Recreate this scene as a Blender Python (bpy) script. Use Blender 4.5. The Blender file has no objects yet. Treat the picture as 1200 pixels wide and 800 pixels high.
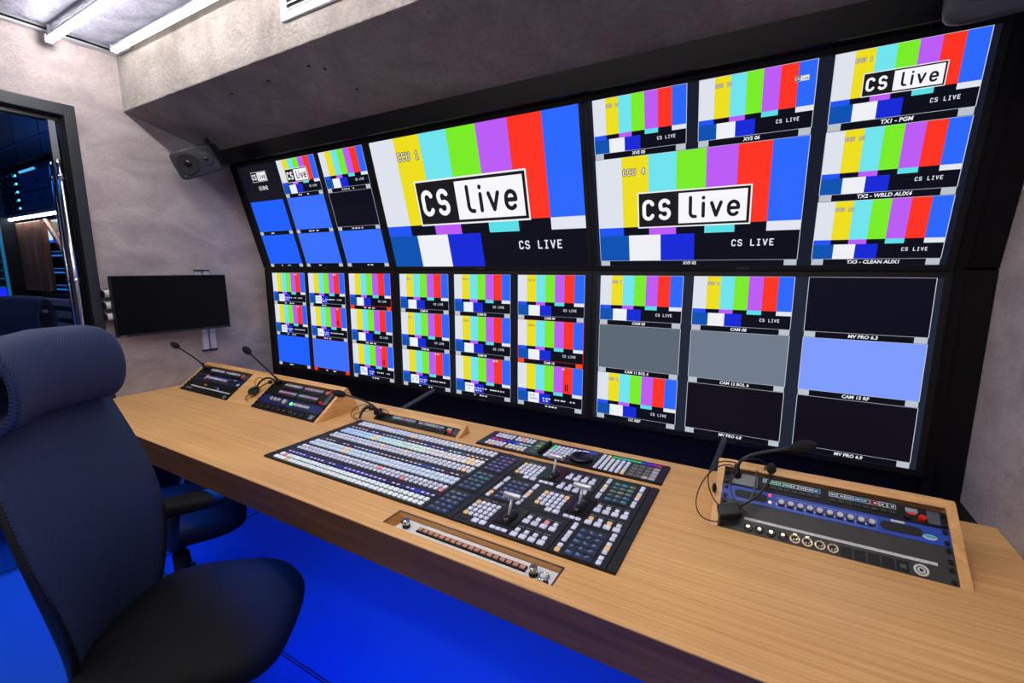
import bpy, bmesh, math, random
from mathutils import Vector, Matrix, Euler
random.seed(7)
S = bpy.context.scene
COL = S.collection
R = math.radians
PI = math.pi

# ------------------------------------------------------------------ camera
cam_d = bpy.data.cameras.new('camera'); cam = bpy.data.objects.new('camera', cam_d); COL.objects.link(cam)
cam.location = (0, 0, 1.43); cam.rotation_euler = (R(90 - 9.15), 0, R(29.75))
cam_d.sensor_width = 36; cam_d.lens = 36 * 531.2 / 1200; cam_d.clip_start = 0.02
S.camera = cam
# ------------------------------------------------------------------ world, exposure
w = bpy.data.worlds.new('world'); S.world = w; w.use_nodes = True
w.node_tree.nodes['Background'].inputs[0].default_value = (0.5, 0.55, 0.7, 1)
w.node_tree.nodes['Background'].inputs[1].default_value = 0.02
S.view_settings.view_transform = 'Standard'; S.view_settings.look = 'None'
S.view_settings.exposure = 0.0; S.view_settings.gamma = 1.0; S.view_settings.use_curve_mapping = False
LED_STRENGTH = 86.0          # the white ceiling tubes near the bulkhead
FILL_STRENGTH = 34.0         # unseen tubes added behind the camera as fill light
BLUE_STRENGTH = 62.0         # the blue light strip under the desk

# ------------------------------------------------------------------ helpers
def lin(c):
    def f(v):
        v /= 255.0
        return v / 12.92 if v <= 0.04045 else ((v + 0.055) / 1.055) ** 2.4
    return (f(c[0]), f(c[1]), f(c[2]), 1.0)

MATS = {}
def mat(name, rgb, rough=0.5, metal=0.0, var=0.10, scale=40.0, bump=0.0, bscale=None, spec=0.5, stretch=(1, 1, 1), coat=0.0):
    if name in MATS: return MATS[name]
    m = bpy.data.materials.new(name); m.use_nodes = True; nt = m.node_tree
    b = nt.nodes['Principled BSDF']; c = lin(rgb)
    b.inputs['Roughness'].default_value = rough; b.inputs['Metallic'].default_value = metal
    b.inputs['Specular IOR Level'].default_value = spec
    if coat: b.inputs['Coat Weight'].default_value = coat
    tc = nt.nodes.new('ShaderNodeTexCoord'); mp = nt.nodes.new('ShaderNodeMapping'); mp.inputs['Scale'].default_value = stretch
    nz = nt.nodes.new('ShaderNodeTexNoise'); nz.inputs['Scale'].default_value = scale; nz.inputs['Detail'].default_value = 4
    nt.links.new(tc.outputs['Object'], mp.inputs[0]); nt.links.new(mp.outputs[0], nz.inputs['Vector'])
    rp = nt.nodes.new('ShaderNodeValToRGB')
    rp.color_ramp.elements[0].position = 0.3; rp.color_ramp.elements[1].position = 0.7
    rp.color_ramp.elements[0].color = tuple(v * (1 - var) for v in c[:3]) + (1,)
    rp.color_ramp.elements[1].color = tuple(min(1, v * (1 + var)) for v in c[:3]) + (1,)
    nt.links.new(nz.outputs['Fac'], rp.inputs[0]); nt.links.new(rp.outputs[0], b.inputs['Base Color'])
    if bump:
        n2 = nt.nodes.new('ShaderNodeTexNoise'); n2.inputs['Scale'].default_value = bscale or scale * 2; n2.inputs['Detail'].default_value = 5
        nt.links.new(mp.outputs[0], n2.inputs['Vector'])
        bp = nt.nodes.new('ShaderNodeBump'); bp.inputs['Strength'].default_value = bump; bp.inputs['Distance'].default_value = 0.01
        nt.links.new(n2.outputs['Fac'], bp.inputs['Height']); nt.links.new(bp.outputs[0], b.inputs['Normal'])
    MATS[name] = m
    return m

def lit_plastic(name, rgb, glow):
    m = mat(name, rgb, 0.4, 0, 0.04, 80); b = m.node_tree.nodes['Principled BSDF']
    b.inputs['Emission Color'].default_value = lin(rgb); b.inputs['Emission Strength'].default_value = glow
    return m

def emit(name, rgb, strength=1.0):
    if name in MATS: return MATS[name]
    m = bpy.data.materials.new(name); m.use_nodes = True; nt = m.node_tree
    b = nt.nodes['Principled BSDF']; b.inputs['Base Color'].default_value = (0.02, 0.02, 0.02, 1)
    b.inputs['Roughness'].default_value = 0.4
    b.inputs['Emission Color'].default_value = lin(rgb); b.inputs['Emission Strength'].default_value = strength
    MATS[name] = m
    return m

def attr_mat(name, em, rough=0.35, base=0.0, spec=0.5):
    """colour comes from the mesh's own colour attribute; em = how much of it is given off as light"""
    m = bpy.data.materials.new(name); m.use_nodes = True; nt = m.node_tree
    b = nt.nodes['Principled BSDF']; a = nt.nodes.new('ShaderNodeAttribute'); a.attribute_name = 'Col'
    b.inputs['Roughness'].default_value = rough
    b.inputs['Base Color'].default_value = (0.004, 0.004, 0.005, 1); b.inputs['Specular IOR Level'].default_value = spec
    if base: nt.links.new(a.outputs['Color'], b.inputs['Base Color'])
    nt.links.new(a.outputs['Color'], b.inputs['Emission Color']); b.inputs['Emission Strength'].default_value = em
    MATS[name] = m
    return m

class MB:
    """collects shapes, then links them as ONE mesh object"""
    def __init__(s): s.v = []; s.f = []; s.m = []; s.c = []; s.sm = []; s.mi = 0; s.col = (1, 1, 1, 1); s.smooth = False; s.T = None
    def add(s, vs, fs):
        o = len(s.v)
        if s.T is not None: vs = [tuple(s.T @ Vector(p)) for p in vs]
        s.v += [tuple(p) for p in vs]
        for f in fs:
            s.f.append(tuple(i + o for i in f)); s.m.append(s.mi); s.c.append(s.col); s.sm.append(s.smooth)
        return s
    def box(s, x0, x1, y0, y1, z0, z1):
        vs = [(x, y, z) for z in (z0, z1) for y in (y0, y1) for x in (x0, x1)]
        return s.add(vs, [(0, 2, 3, 1), (4, 5, 7, 6), (0, 1, 5, 4), (2, 6, 7, 3), (0, 4, 6, 2), (1, 3, 7, 5)])
    def cbox(s, c, d): return s.box(c[0] - d[0] / 2, c[0] + d[0] / 2, c[1] - d[1] / 2, c[1] + d[1] / 2, c[2] - d[2] / 2, c[2] + d[2] / 2)
    def quad(s, a, b, c, d): return s.add([a, b, c, d], [(0, 1, 2, 3)])
    def prism(s, poly, axis, a0, a1):
        """poly = 2D outline in the other two axes (x: (y,z), y: (x,z), z: (x,y))"""
        n = len(poly)
        def P(p, a): return (a, p[0], p[1]) if axis == 'x' else ((p[0], a, p[1]) if axis == 'y' else (p[0], p[1], a))
        vs = [P(p, a0) for p in poly] + [P(p, a1) for p in poly]
        fs = [tuple(range(n)), tuple(range(2 * n - 1, n - 1, -1))] + [(i, i + n, (i + 1) % n + n, (i + 1) % n) for i in range(n)]
        return s.add(vs, fs)
    def tube(s, pts, r, n=8, caps=True, closed=False):
        pts = [Vector(p) for p in pts]; k = len(pts)
        rs = r if isinstance(r, (list, tuple)) else [r] * k
        vs = []; up = None
        for i in range(k):
            a = pts[max(i - 1, 0)] if not closed else pts[i - 1]; b = pts[min(i + 1, k - 1)] if not closed else pts[(i + 1) % k]
            t = (b - a).normalized()
            if up is None: up = Vector((0, 0, 1)) if abs(t.z) < 0.9 else Vector((1, 0, 0))
            u = t.cross(up)
            if u.length < 1e-5: u = t.cross(Vector((1, 0, 0)))
            u.normalize(); wv = u.cross(t).normalized(); up = wv
            for j in range(n):
                q = 2 * PI * j / n
                vs.append(pts[i] + (u * math.cos(q) + wv * math.sin(q)) * rs[i])
        fs = []
        for i in range(k - 1 if not closed else k):
            i2 = (i + 1) % k
            for j in range(n): fs.append((i * n + j, i * n + (j + 1) % n, i2 * n + (j + 1) % n, i2 * n + j))
        if caps and not closed: fs += [tuple(range(n - 1, -1, -1)), tuple(range((k - 1) * n, k * n))]
        return s.add(vs, fs)
    def cyl(s, p0, p1, r0, r1=None, n=16): return s.tube([p0, p1], [r0, r0 if r1 is None else r1], n)
    def lathe(s, prof, n=20, c=(0, 0, 0), axis='z'):
        """prof = [(r, h)] around axis"""
        vs = []
        for r, h in prof:
            for j in range(n):
                q = 2 * PI * j / n; a, b = r * math.cos(q), r * math.sin(q)
                p = (a, b, h) if axis == 'z' else ((a, -h, b) if axis == 'y' else (h, a, b))
                vs.append((p[0] + c[0], p[1] + c[1], p[2] + c[2]))
        fs = []
        k = len(prof)
        for i in range(k - 1):
            for j in range(n): fs.append((i * n + j, i * n + (j + 1) % n, (i + 1) * n + (j + 1) % n, (i + 1) * n + j))
        fs += [tuple(range(n - 1, -1, -1)), tuple(range((k - 1) * n, k * n))]
        return s.add(vs, fs)
    def ellipsoid(s, c, r, n=14, k=8, M=None):
        vs = []; fs = []
        for i in range(k + 1):
            t = PI * i / k
            for j in range(n):
                q = 2 * PI * j / n
                p = Vector((r[0] * math.sin(t) * math.cos(q), r[1] * math.sin(t) * math.sin(q), r[2] * math.cos(t)))
                if M is not None: p = M @ p
                vs.append((p.x + c[0], p.y + c[1], p.z + c[2]))
        for i in range(k):
            for j in range(n): fs.append((i * n + j, (i + 1) * n + j, (i + 1) * n + (j + 1) % n, i * n + (j + 1) % n))
        return s.add(vs, fs)
    def mesh(s, name, mats, bevel=0.0, seg=2, colattr=False, merge=False):
        me = bpy.data.meshes.new(name); me.from_pydata(s.v, [], s.f)
        for m in (mats if isinstance(mats, (list, tuple)) else [mats]): me.materials.append(m)
        me.polygons.foreach_set('material_index', s.m); me.polygons.foreach_set('use_smooth', s.sm)
        if colattr:
            a = me.color_attributes.new('Col', 'FLOAT_COLOR', 'CORNER'); buf = []
            for p, c in zip(me.polygons, s.c): buf += list(c) * p.loop_total
            a.data.foreach_set('color', buf)
        if bevel or merge:
            bm = bmesh.new(); bm.from_mesh(me)
            if merge: bmesh.ops.remove_doubles(bm, verts=bm.verts, dist=1e-5)
            bmesh.ops.recalc_face_normals(bm, faces=bm.faces)
            if bevel:
                ed = [e for e in bm.edges if len(e.link_faces) == 2 and e.calc_face_angle(0) > 0.5]
                bmesh.ops.bevel(bm, geom=ed, offset=bevel, segments=seg, affect='EDGES', profile=0.6, clamp_overlap=True)
            bm.to_mesh(me); bm.free()
        me.update()
        return me
    def build(s, name, mats, parent=None, bevel=0.0, seg=2, colattr=False, merge=False, loc=None, rot=None):
        return link(name, s.mesh(name, mats, bevel, seg, colattr, merge), parent, loc, rot)

def link(name, me, parent=None, loc=None, rot=None):
    o = bpy.data.objects.new(name, me); COL.objects.link(o)
    if parent is not None: o.parent = parent
    if loc is not None: o.location = loc
    if rot is not None: o.rotation_euler = rot
    return o

def tag(o, label=None, cat=None, group=None, kind=None):
    if label: o['label'] = label
    if cat: o['category'] = cat
    if group: o['group'] = group
    if kind: o['kind'] = kind
    return o

def thing(name, label, cat, loc=(0, 0, 0), rot=(0, 0, 0), group=None, kind=None):
    o = bpy.data.objects.new(name, None); COL.objects.link(o); o.empty_display_size = 0.1
    o.location = loc; o.rotation_euler = rot
    return tag(o, label, cat, group, kind)

def copy_tree(o, parent=None):
    c = o.copy(); COL.objects.link(c); c.parent = parent
    for ch in list(o.children): copy_tree(ch, c)
    return c

_tx = {}
def text_geo(s, bold=0.0, res=2):
    """flat letters of height ~0.7 starting at x = 0; returns verts, faces, width"""
    k = (s, bold)
    if k in _tx: return _tx[k]
    cu = bpy.data.curves.new('lettering', 'FONT'); cu.body = s; cu.size = 1.0; cu.offset = bold; cu.resolution_u = res; cu.fill_mode = 'FRONT'
    o = bpy.data.objects.new('lettering', cu); COL.objects.link(o)
    dg = bpy.context.evaluated_depsgraph_get(); dg.update()
    me = o.evaluated_get(dg).to_mesh()
    vs = [(v.co.x, v.co.y) for v in me.vertices]; fs = [tuple(p.vertices) for p in me.polygons]
    o.evaluated_get(dg).to_mesh_clear()
    bpy.data.objects.remove(o); bpy.data.curves.remove(cu)
    wd = max([p[0] for p in vs], default=0.0)
    _tx[k] = (vs, fs, wd)
    return _tx[k]

def put_text(mb, s, x, y, h, d, plane='xz', align='c', bold=0.0, sx=1.0, italic=0.0):
    """cap height h; plane xz (facing -y at depth d) or xy (facing +z at height d)"""
    vs, fs, wd = text_geo(s, bold)
    k = h / 0.7; ox = x - (wd * k * sx / 2 if align == 'c' else (wd * k * sx if align == 'r' else 0))
    P = []
    for a, b in vs:
        X, Y = ox + a * k * sx + italic * b * k, y + b * k
        P.append((X, d, Y) if plane == 'xz' else (X, Y, d))
    mb.add(P, fs)

def arc(cx, cy, rx, ry, a0, a1, n=8): return [(cx + rx * math.cos(R(a0 + (a1 - a0) * i / n)), cy + ry * math.sin(R(a0 + (a1 - a0) * i / n))) for i in range(n + 1)]
# glyphs drawn as pen strokes, cap height 1
ROUND = {'C': (0.62, [arc(0.31, 0.72, 0.26, 0.26, 20, 180) + arc(0.31, 0.28, 0.26, 0.26, 180, 340)]),
         'S': (0.62, [arc(0.31, 0.745, 0.25, 0.235, 25, 200) + arc(0.31, 0.60, 0.25, 0.12, 215, 262, 3) + arc(0.31, 0.27, 0.26, 0.245, 70, -20) + arc(0.31, 0.25, 0.26, 0.235, -30, -155)]),
         'l': (0.48, [[(0.10, 1.04), (0.10, 0.25)] + arc(0.30, 0.24, 0.20, 0.22, 180, 262, 5) + [(0.38, 0.02)]]),
         'i': (0.30, [[(0.13, 0.70), (0.13, 0.02)], [(0.13, 0.97), (0.13, 1.0)]]),
         'v': (0.62, [[(0.06, 0.70), (0.30, 0.03), (0.54, 0.70)]]),
         'e': (0.62, [[(0.07, 0.37), (0.55, 0.37)] + arc(0.31, 0.44, 0.24, 0.26, 0, 180) + arc(0.31, 0.28, 0.24, 0.26, 180, 320)])}
BLOCK = {'C': [[(0.52, 0.82), (0.42, 1), (0.18, 1), (0.06, 0.85), (0.06, 0.15), (0.18, 0), (0.42, 0), (0.52, 0.18)]],
         'S': [[(0.52, 0.85), (0.42, 1), (0.16, 1), (0.06, 0.86), (0.06, 0.66), (0.16, 0.54), (0.42, 0.47), (0.53, 0.35), (0.53, 0.14), (0.42, 0), (0.16, 0), (0.05, 0.15)]],
         'L': [[(0.1, 1), (0.1, 0), (0.52, 0)]], 'I': [[(0.14, 1), (0.46, 1)], [(0.3, 1), (0.3, 0)], [(0.14, 0), (0.46, 0)]],
         'V': [[(0.05, 1), (0.3, 0), (0.55, 1)]], 'E': [[(0.52, 1), (0.1, 1), (0.1, 0), (0.52, 0)], [(0.1, 0.52), (0.42, 0.52)]],
         'U': [[(0.06, 1), (0.06, 0.15), (0.18, 0), (0.42, 0), (0.54, 0.15), (0.54, 1)]],
         '1': [[(0.16, 0.8), (0.32, 1), (0.32, 0)], [(0.16, 0), (0.48, 0)]], '4': [[(0.42, 0), (0.42, 1), (0.06, 0.32), (0.56, 0.32)]],
         '0': [[(0.06, 0.85), (0.06, 0.15), (0.18, 0), (0.42, 0), (0.54, 0.15), (0.54, 0.85), (0.42, 1), (0.18, 1), (0.06, 0.85)]],
         '8': [[(0.16, 0.53), (0.08, 0.68), (0.08, 0.88), (0.18, 1), (0.42, 1), (0.52, 0.88), (0.52, 0.68), (0.42, 0.53), (0.16, 0.53), (0.06, 0.38), (0.06, 0.14), (0.18, 0), (0.42, 0), (0.54, 0.14), (0.54, 0.38), (0.42, 0.53)]]}
def stroke(mb, pts, wd, d):
    """flat pen stroke of width wd in the xz plane at depth d"""
    h = wd / 2
    for (a, b_), (c, e) in zip(pts[:-1], pts[1:]):
        L = math.hypot(c - a, e - b_)
        if L < 1e-9: continue
        nx, nz = -(e - b_) / L * h, (c - a) / L * h
        mb.quad((a + nx, d, b_ + nz), (a - nx, d, b_ - nz), (c - nx, d, e - nz), (c + nx, d, e + nz))
    for p in pts:
        mb.add([(p[0] + h * math.cos(PI * i / 4), d, p[1] + h * math.sin(PI * i / 4)) for i in range(8)], [tuple(range(8))])
def write(mb, txt, x, z, h, d, wd, sx=1.0, pitch=0.85):
    """block letters on a fixed pitch, left end at x, foot at z"""
    for i, ch in enumerate(txt):
        for st in BLOCK.get(ch, []): stroke(mb, [(x + (i * pitch + p[0]) * h * sx, z + p[1] * h) for p in st], wd * h, d)

# ------------------------------------------------------------------ materials
def plaster(name, rgb, lo, bump=0.5, sc=3.0, fine=70.0, st=(1, 1, 1)):
    m = bpy.data.materials.new(name); m.use_nodes = True; nt = m.node_tree; N = nt.nodes; L = nt.links
    b = N['Principled BSDF']; b.inputs['Roughness'].default_value = 0.85; b.inputs['Specular IOR Level'].default_value = 0.25
    tc = N.new('ShaderNodeTexCoord'); mp = N.new('ShaderNodeMapping'); mp.inputs['Scale'].default_value = st; L.new(tc.outputs['Object'], mp.inputs[0])
    a = N.new('ShaderNodeTexNoise'); a.inputs['Scale'].default_value = sc; a.inputs['Detail'].default_value = 7; a.inputs['Roughness'].default_value = 0.62; a.inputs['Distortion'].default_value = 0.6
    f = N.new('ShaderNodeTexNoise'); f.inputs['Scale'].default_value = fine; f.inputs['Detail'].default_value = 5; f.inputs['Roughness'].default_value = 0.7
    L.new(mp.outputs[0], a.inputs['Vector']); L.new(mp.outputs[0], f.inputs['Vector'])
    r = N.new('ShaderNodeValToRGB'); r.color_ramp.elements[0].position = 0.32; r.color_ramp.elements[1].position = 0.66
    r.color_ramp.elements[0].color = lin(lo); r.color_ramp.elements[1].color = lin(rgb); L.new(a.outputs['Fac'], r.inputs[0])
    r2 = N.new('ShaderNodeValToRGB'); r2.color_ramp.elements[0].position = 0.3; r2.color_ramp.elements[1].position = 0.7
    r2.color_ramp.elements[0].color = (0.78, 0.78, 0.78, 1); r2.color_ramp.elements[1].color = (1, 1, 1, 1); L.new(f.outputs['Fac'], r2.inputs[0])
    mx = N.new('ShaderNodeMix'); mx.data_type = 'RGBA'; mx.blend_type = 'MULTIPLY'; mx.inputs['Factor'].default_value = 1
    L.new(r.outputs[0], mx.inputs['A']); L.new(r2.outputs[0], mx.inputs['B']); L.new(mx.outputs['Result'], b.inputs['Base Color'])
    bp = N.new('ShaderNodeBump'); bp.inputs['Strength'].default_value = bump; bp.inputs['Distance'].default_value = 0.012
    L.new(f.outputs['Fac'], bp.inputs['Height']); L.new(bp.outputs[0], b.inputs['Normal'])
    MATS[name] = m
    return m

def oak(name, dark, light, rough=0.42, st=(1.2, 26, 26), off=0):
    m = bpy.data.materials.new(name); m.use_nodes = True; nt = m.node_tree; N = nt.nodes; L = nt.links
    b = N['Principled BSDF']; b.inputs['Roughness'].default_value = rough
    tc = N.new('ShaderNodeTexCoord'); mp = N.new('ShaderNodeMapping'); mp.inputs['Scale'].default_value = st; mp.inputs['Location'].default_value = (off, off * 2, 0)
    L.new(tc.outputs['Object'], mp.inputs[0])
    n1 = N.new('ShaderNodeTexNoise'); n1.inputs['Scale'].default_value = 1.6; n1.inputs['Detail'].default_value = 6; n1.inputs['Distortion'].default_value = 0.5
    m2 = N.new('ShaderNodeMapping'); m2.inputs['Scale'].default_value = (st[0] * 3, st[1] * 7, st[2] * 7); L.new(tc.outputs['Object'], m2.inputs[0])
    n2 = N.new('ShaderNodeTexNoise'); n2.inputs['Scale'].default_value = 1.5; n2.inputs['Detail'].default_value = 3
    n3 = N.new('ShaderNodeTexNoise'); n3.inputs['Scale'].default_value = 2.2; n3.inputs['Detail'].default_value = 2
    L.new(mp.outputs[0], n1.inputs['Vector']); L.new(m2.outputs[0], n2.inputs['Vector']); L.new(tc.outputs['Object'], n3.inputs['Vector'])
    r = N.new('ShaderNodeValToRGB'); e = r.color_ramp.elements; e[0].position = 0.3; e[1].position = 0.68
    e[0].color = lin(dark); e[1].color = lin(light); L.new(n1.outputs['Fac'], r.inputs[0])
    r2 = N.new('ShaderNodeValToRGB'); e = r2.color_ramp.elements; e[0].position = 0.36; e[1].position = 0.56
    e[0].color = (0.87, 0.84, 0.80, 1); e[1].color = (1, 1, 1, 1); L.new(n2.outputs['Fac'], r2.inputs[0])
    r3 = N.new('ShaderNodeValToRGB'); e = r3.color_ramp.elements; e[0].position = 0.3; e[1].position = 0.7
    e[0].color = (0.88, 0.84, 0.8, 1); e[1].color = (1.0, 1.0, 1.0, 1); L.new(n3.outputs['Fac'], r3.inputs[0])
    mx = N.new('ShaderNodeMix'); mx.data_type = 'RGBA'; mx.blend_type = 'MULTIPLY'; mx.inputs['Factor'].default_value = 1
    my = N.new('ShaderNodeMix'); my.data_type = 'RGBA'; my.blend_type = 'MULTIPLY'; my.inputs['Factor'].default_value = 1
    L.new(r.outputs[0], mx.inputs['A']); L.new(r2.outputs[0], mx.inputs['B']); L.new(mx.outputs['Result'], my.inputs['A']); L.new(r3.outputs[0], my.inputs['B'])
    L.new(my.outputs['Result'], b.inputs['Base Color'])
    bp = N.new('ShaderNodeBump'); bp.inputs['Strength'].default_value = 0.12; bp.inputs['Distance'].default_value = 0.004
    L.new(n2.outputs['Fac'], bp.inputs['Height']); L.new(bp.outputs[0], b.inputs['Normal'])
    MATS[name] = m
    return m

def mesh_fabric(name, rgb, hole, k=900.0):
    m = bpy.data.materials.new(name); m.use_nodes = True; nt = m.node_tree; N = nt.nodes; L = nt.links
    b = N['Principled BSDF']; b.inputs['Roughness'].default_value = 0.7; b.inputs['Specular IOR Level'].default_value = 0.3
    tc = N.new('ShaderNodeTexCoord'); sp = N.new('ShaderNodeSeparateXYZ'); L.new(tc.outputs['Object'], sp.inputs[0])
    def sn(sock, kk):
        a = N.new('ShaderNodeMath'); a.operation = 'MULTIPLY'; a.inputs[1].default_value = kk; L.new(sock, a.inputs[0])
        q = N.new('ShaderNodeMath'); q.operation = 'SINE'; L.new(a.outputs[0], q.inputs[0]); return q.outputs[0]
    mu = N.new('ShaderNodeMath'); mu.operation = 'MULTIPLY'; L.new(sn(sp.outputs[0], k), mu.inputs[0]); L.new(sn(sp.outputs[2], k * 0.75), mu.inputs[1])
    r = N.new('ShaderNodeValToRGB'); e = r.color_ramp.elements; e[0].position = 0.05; e[1].position = 0.55
    e[0].color = lin(rgb); e[1].color = lin(hole); L.new(mu.outputs[0], r.inputs[0]); L.new(r.outputs[0], b.inputs['Base Color'])
    MATS[name] = m
    return m

M_WALL = plaster('plaster_wall', (192, 182, 180), (158, 148, 149), 0.5, 3.5, 60, (1, 1, 2.0))
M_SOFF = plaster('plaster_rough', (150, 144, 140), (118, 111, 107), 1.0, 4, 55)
M_CEIL = plaster('ceiling_render', (160, 161, 176), (120, 121, 136), 1.0, 6, 45)
M_FLOOR = mat('floor_blue_lit', (22, 104, 245), 0.45, 0, 0.06, 90, bump=0.05, bscale=400)  # blue of the strip light is put into the floor colour too
M_OAK = oak('oak_desk', (222, 168, 104), (246, 198, 132), st=(0.8, 75, 75))
M_OAKC = oak('oak_console', (222, 168, 104), (246, 198, 132), st=(2, 34, 34), off=3)
M_OAKY = oak('oak_side', (222, 168, 104), (246, 198, 132), st=(34, 3, 34), off=5)
M_DARKWOOD = oak('brown_wood', (120, 72, 46), (164, 104, 70), 0.5, st=(24, 24, 1.5))
M_BLACK = mat('black_metal', (8, 8, 11), 0.5, 0, 0.15, 60, spec=0.2)
M_BLACKG = mat('black_gloss', (8, 8, 10), 0.22, 0, 0.1, 30)
M_BLACKP = mat('black_plastic', (14, 15, 17), 0.45, 0, 0.12, 80, spec=0.3)
M_PANEL = mat('console_black', (17, 20, 27), 0.42, 0, 0.1, 120, bump=0.02, bscale=900)
M_PANELD = mat('console_recess', (10, 11, 14), 0.5, 0, 0.1, 120)
M_RACKBLK = mat('rack_anthracite', (46, 47, 46), 0.5, 0.0, 0.12, 40)
M_BLUEPLATE = mat('rack_blue', (26, 72, 178), 0.38, 0.0, 0.06, 60)
M_DBLUEPLATE = mat('rack_dark_blue', (18, 34, 96), 0.38, 0.0, 0.06, 60)
M_CHROME = mat('chrome', (205, 207, 212), 0.16, 1.0, 0.03, 20)
M_ALU = mat('brushed_aluminium', (214, 218, 224), 0.35, 0.85, 0.06, 30, stretch=(1, 30, 30))
M_GOLD = mat('nickel_gold', (226, 210, 178), 0.3, 0.75, 0.05, 60)
M_WHITEP = mat('white_plastic', (222, 224, 226), 0.4, 0, 0.05, 40)
M_GREYP = mat('grey_plastic', (120, 124, 132), 0.45, 0, 0.06, 40)
M_SPK = mat('speaker_grey', (40, 43, 50), 0.42, 0, 0.06, 60)
M_SPKBLK = mat('speaker_cone', (12, 12, 13), 0.6, 0, 0.1, 80)
M_FABRIC = mesh_fabric('chair_mesh', (42, 56, 94), (7, 10, 19))
M_SEAT = mat('chair_seat_fabric', (8, 8, 11), 0.7, 0, 0.12, 300, bump=0.1, bscale=900, spec=0.18)
M_FRAME = mat('chair_frame_plastic', (16, 17, 20), 0.4, 0, 0.1, 60)
M_RED = mat('red_plastic', (226, 26, 22), 0.35, 0, 0.05, 60)
M_CABLE = mat('black_rubber', (13, 13, 14), 0.5, 0, 0.1, 200)
M_FOAM = mat('foam_windscreen', (24, 24, 27), 0.95, 0, 0.25, 400, bump=0.4, bscale=700)
M_STRIP = mat('white_label_strip', (205, 208, 212), 0.6, 0, 0.18, 120)
M_ALUW = mat('silver_plate', (226, 230, 232), 0.4, 0.05, 0.04, 50)
M_BROWNCAP = mat('brown_keycap', (196, 140, 116), 0.4, 0, 0.1, 120)
M_BTN = lit_plastic('button_white', (206, 210, 234), 0.22)
M_BTN_G = lit_plastic('button_greenwhite', (220, 232, 236), 0.3)
M_GREYBTN = mat('button_grey', (104, 106, 110), 0.5, 0, 0.06, 80)
M_LGREYBTN = mat('button_light_grey', (176, 178, 182), 0.5, 0, 0.06, 80)
M_BTN_O = emit('button_orange_lit', (250, 200, 140), 0.75)
M_BTN_P = emit('button_pink_lit', (250, 150, 160), 0.75)
M_BTN_GR = emit('button_green_lit', (90, 235, 140), 0.75)
M_LED = emit('led_tube_white', (253, 247, 243), LED_STRENGTH)
M_LED2 = emit('led_tube_dim', (255, 247, 238), 5.0)
M_LEDFILL = emit('led_tube_fill', (253, 246, 242), FILL_STRENGTH)
M_BLUELED = emit('led_strip_blue', (20, 98, 255), BLUE_STRENGTH)
M_SCREEN = attr_mat('screen_picture', 1.0, 0.3, 0.0, 0.06)
M_KEYLCD = attr_mat('key_display', 1.1, 0.35)
M_BTNCOL = attr_mat('button_colours', 0.28, 0.4, 1.0)

# ------------------------------------------------------------------ room (metres): desk top z 0.75
LX, RX, FY, BY, CZ = -2.998, 0.570, -1.35, 1.95, 2.52
def struct(name, mb, m, bevel=0, parent=None):
    o = mb.build(name, m, parent, bevel=bevel)
    if parent is None: o['kind'] = 'structure'
    return o
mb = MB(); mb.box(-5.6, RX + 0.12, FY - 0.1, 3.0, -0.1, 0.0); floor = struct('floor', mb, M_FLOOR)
for (p, q) in (((-2.6, 0.872), (0.55, 0.872)), ((-2.55, 0.872), (-2.55, 1.95))):   # double joints between floor panels
    for d in (-0.005, 0.005):
        m2 = MB()
        if p[1] == q[1]: m2.box(p[0], q[0], p[1] + d - 0.002, p[1] + d + 0.002, -0.002, 0.0008)
        else: m2.box(p[0] + d - 0.002, p[0] + d + 0.002, p[1], q[1], -0.002, 0.0008)
        m2.build('floor_joint', M_BLACK, floor)
mb = MB(); mb.box(LX - 0.1, RX + 0.1, FY - 0.1, BY + 0.1, CZ, CZ + 0.1); struct('ceiling', mb, M_CEIL)
DY0, DY1, DZ = 0.02, 0.945, 2.155       # the doorway in the left wall
mb = MB(); mb.box(LX - 0.09, LX, DY1, BY, 0, CZ); mb.box(LX - 0.09, LX, FY, DY0, 0, CZ); mb.box(LX - 0.09, LX, DY0, DY1, DZ, CZ); struct('wall_left', mb, M_WALL)
mb = MB(); mb.box(RX, RX + 0.1, FY, BY, 0, CZ); struct('wall_right', mb, M_WALL)
mb = MB(); mb.box(LX - 0.09, RX + 0.1, BY, BY + 0.1, 0, CZ); struct('wall_back', mb, M_BLACK)
mb = MB(); mb.box(LX - 0.09, RX + 0.1, FY - 0.1, FY, 0, CZ); struct('wall_front', mb, M_WALL)
# sloped bulkhead above the screens
mb = MB(); mb.prism([(1.179, CZ), (1.179, 2.232), (1.595, 2.115), (BY, 2.01), (BY, CZ)], 'x', LX, RX)
o = mb.build('ceiling_bulkhead', M_SOFF, bevel=0.006); o['kind'] = 'structure'
for p in ((-1.636, 1.268, 2.207), (-1.583, 1.30, 2.198), (-1.904, 1.273, 2.205), (-2.18, 1.276, 2.205), (-1.554, 1.432, 2.161)): MB().lathe([(0.007, -0.002), (0.007, 0.002)], 10, p).build('anchor_hole', M_BLACK, o)
mb = MB(); mb.box(RX - 0.03, RX, 1.62, BY, 0.0, 0.70); mb.build('trim_1', M_BLACK)['kind'] = 'structure'
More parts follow.
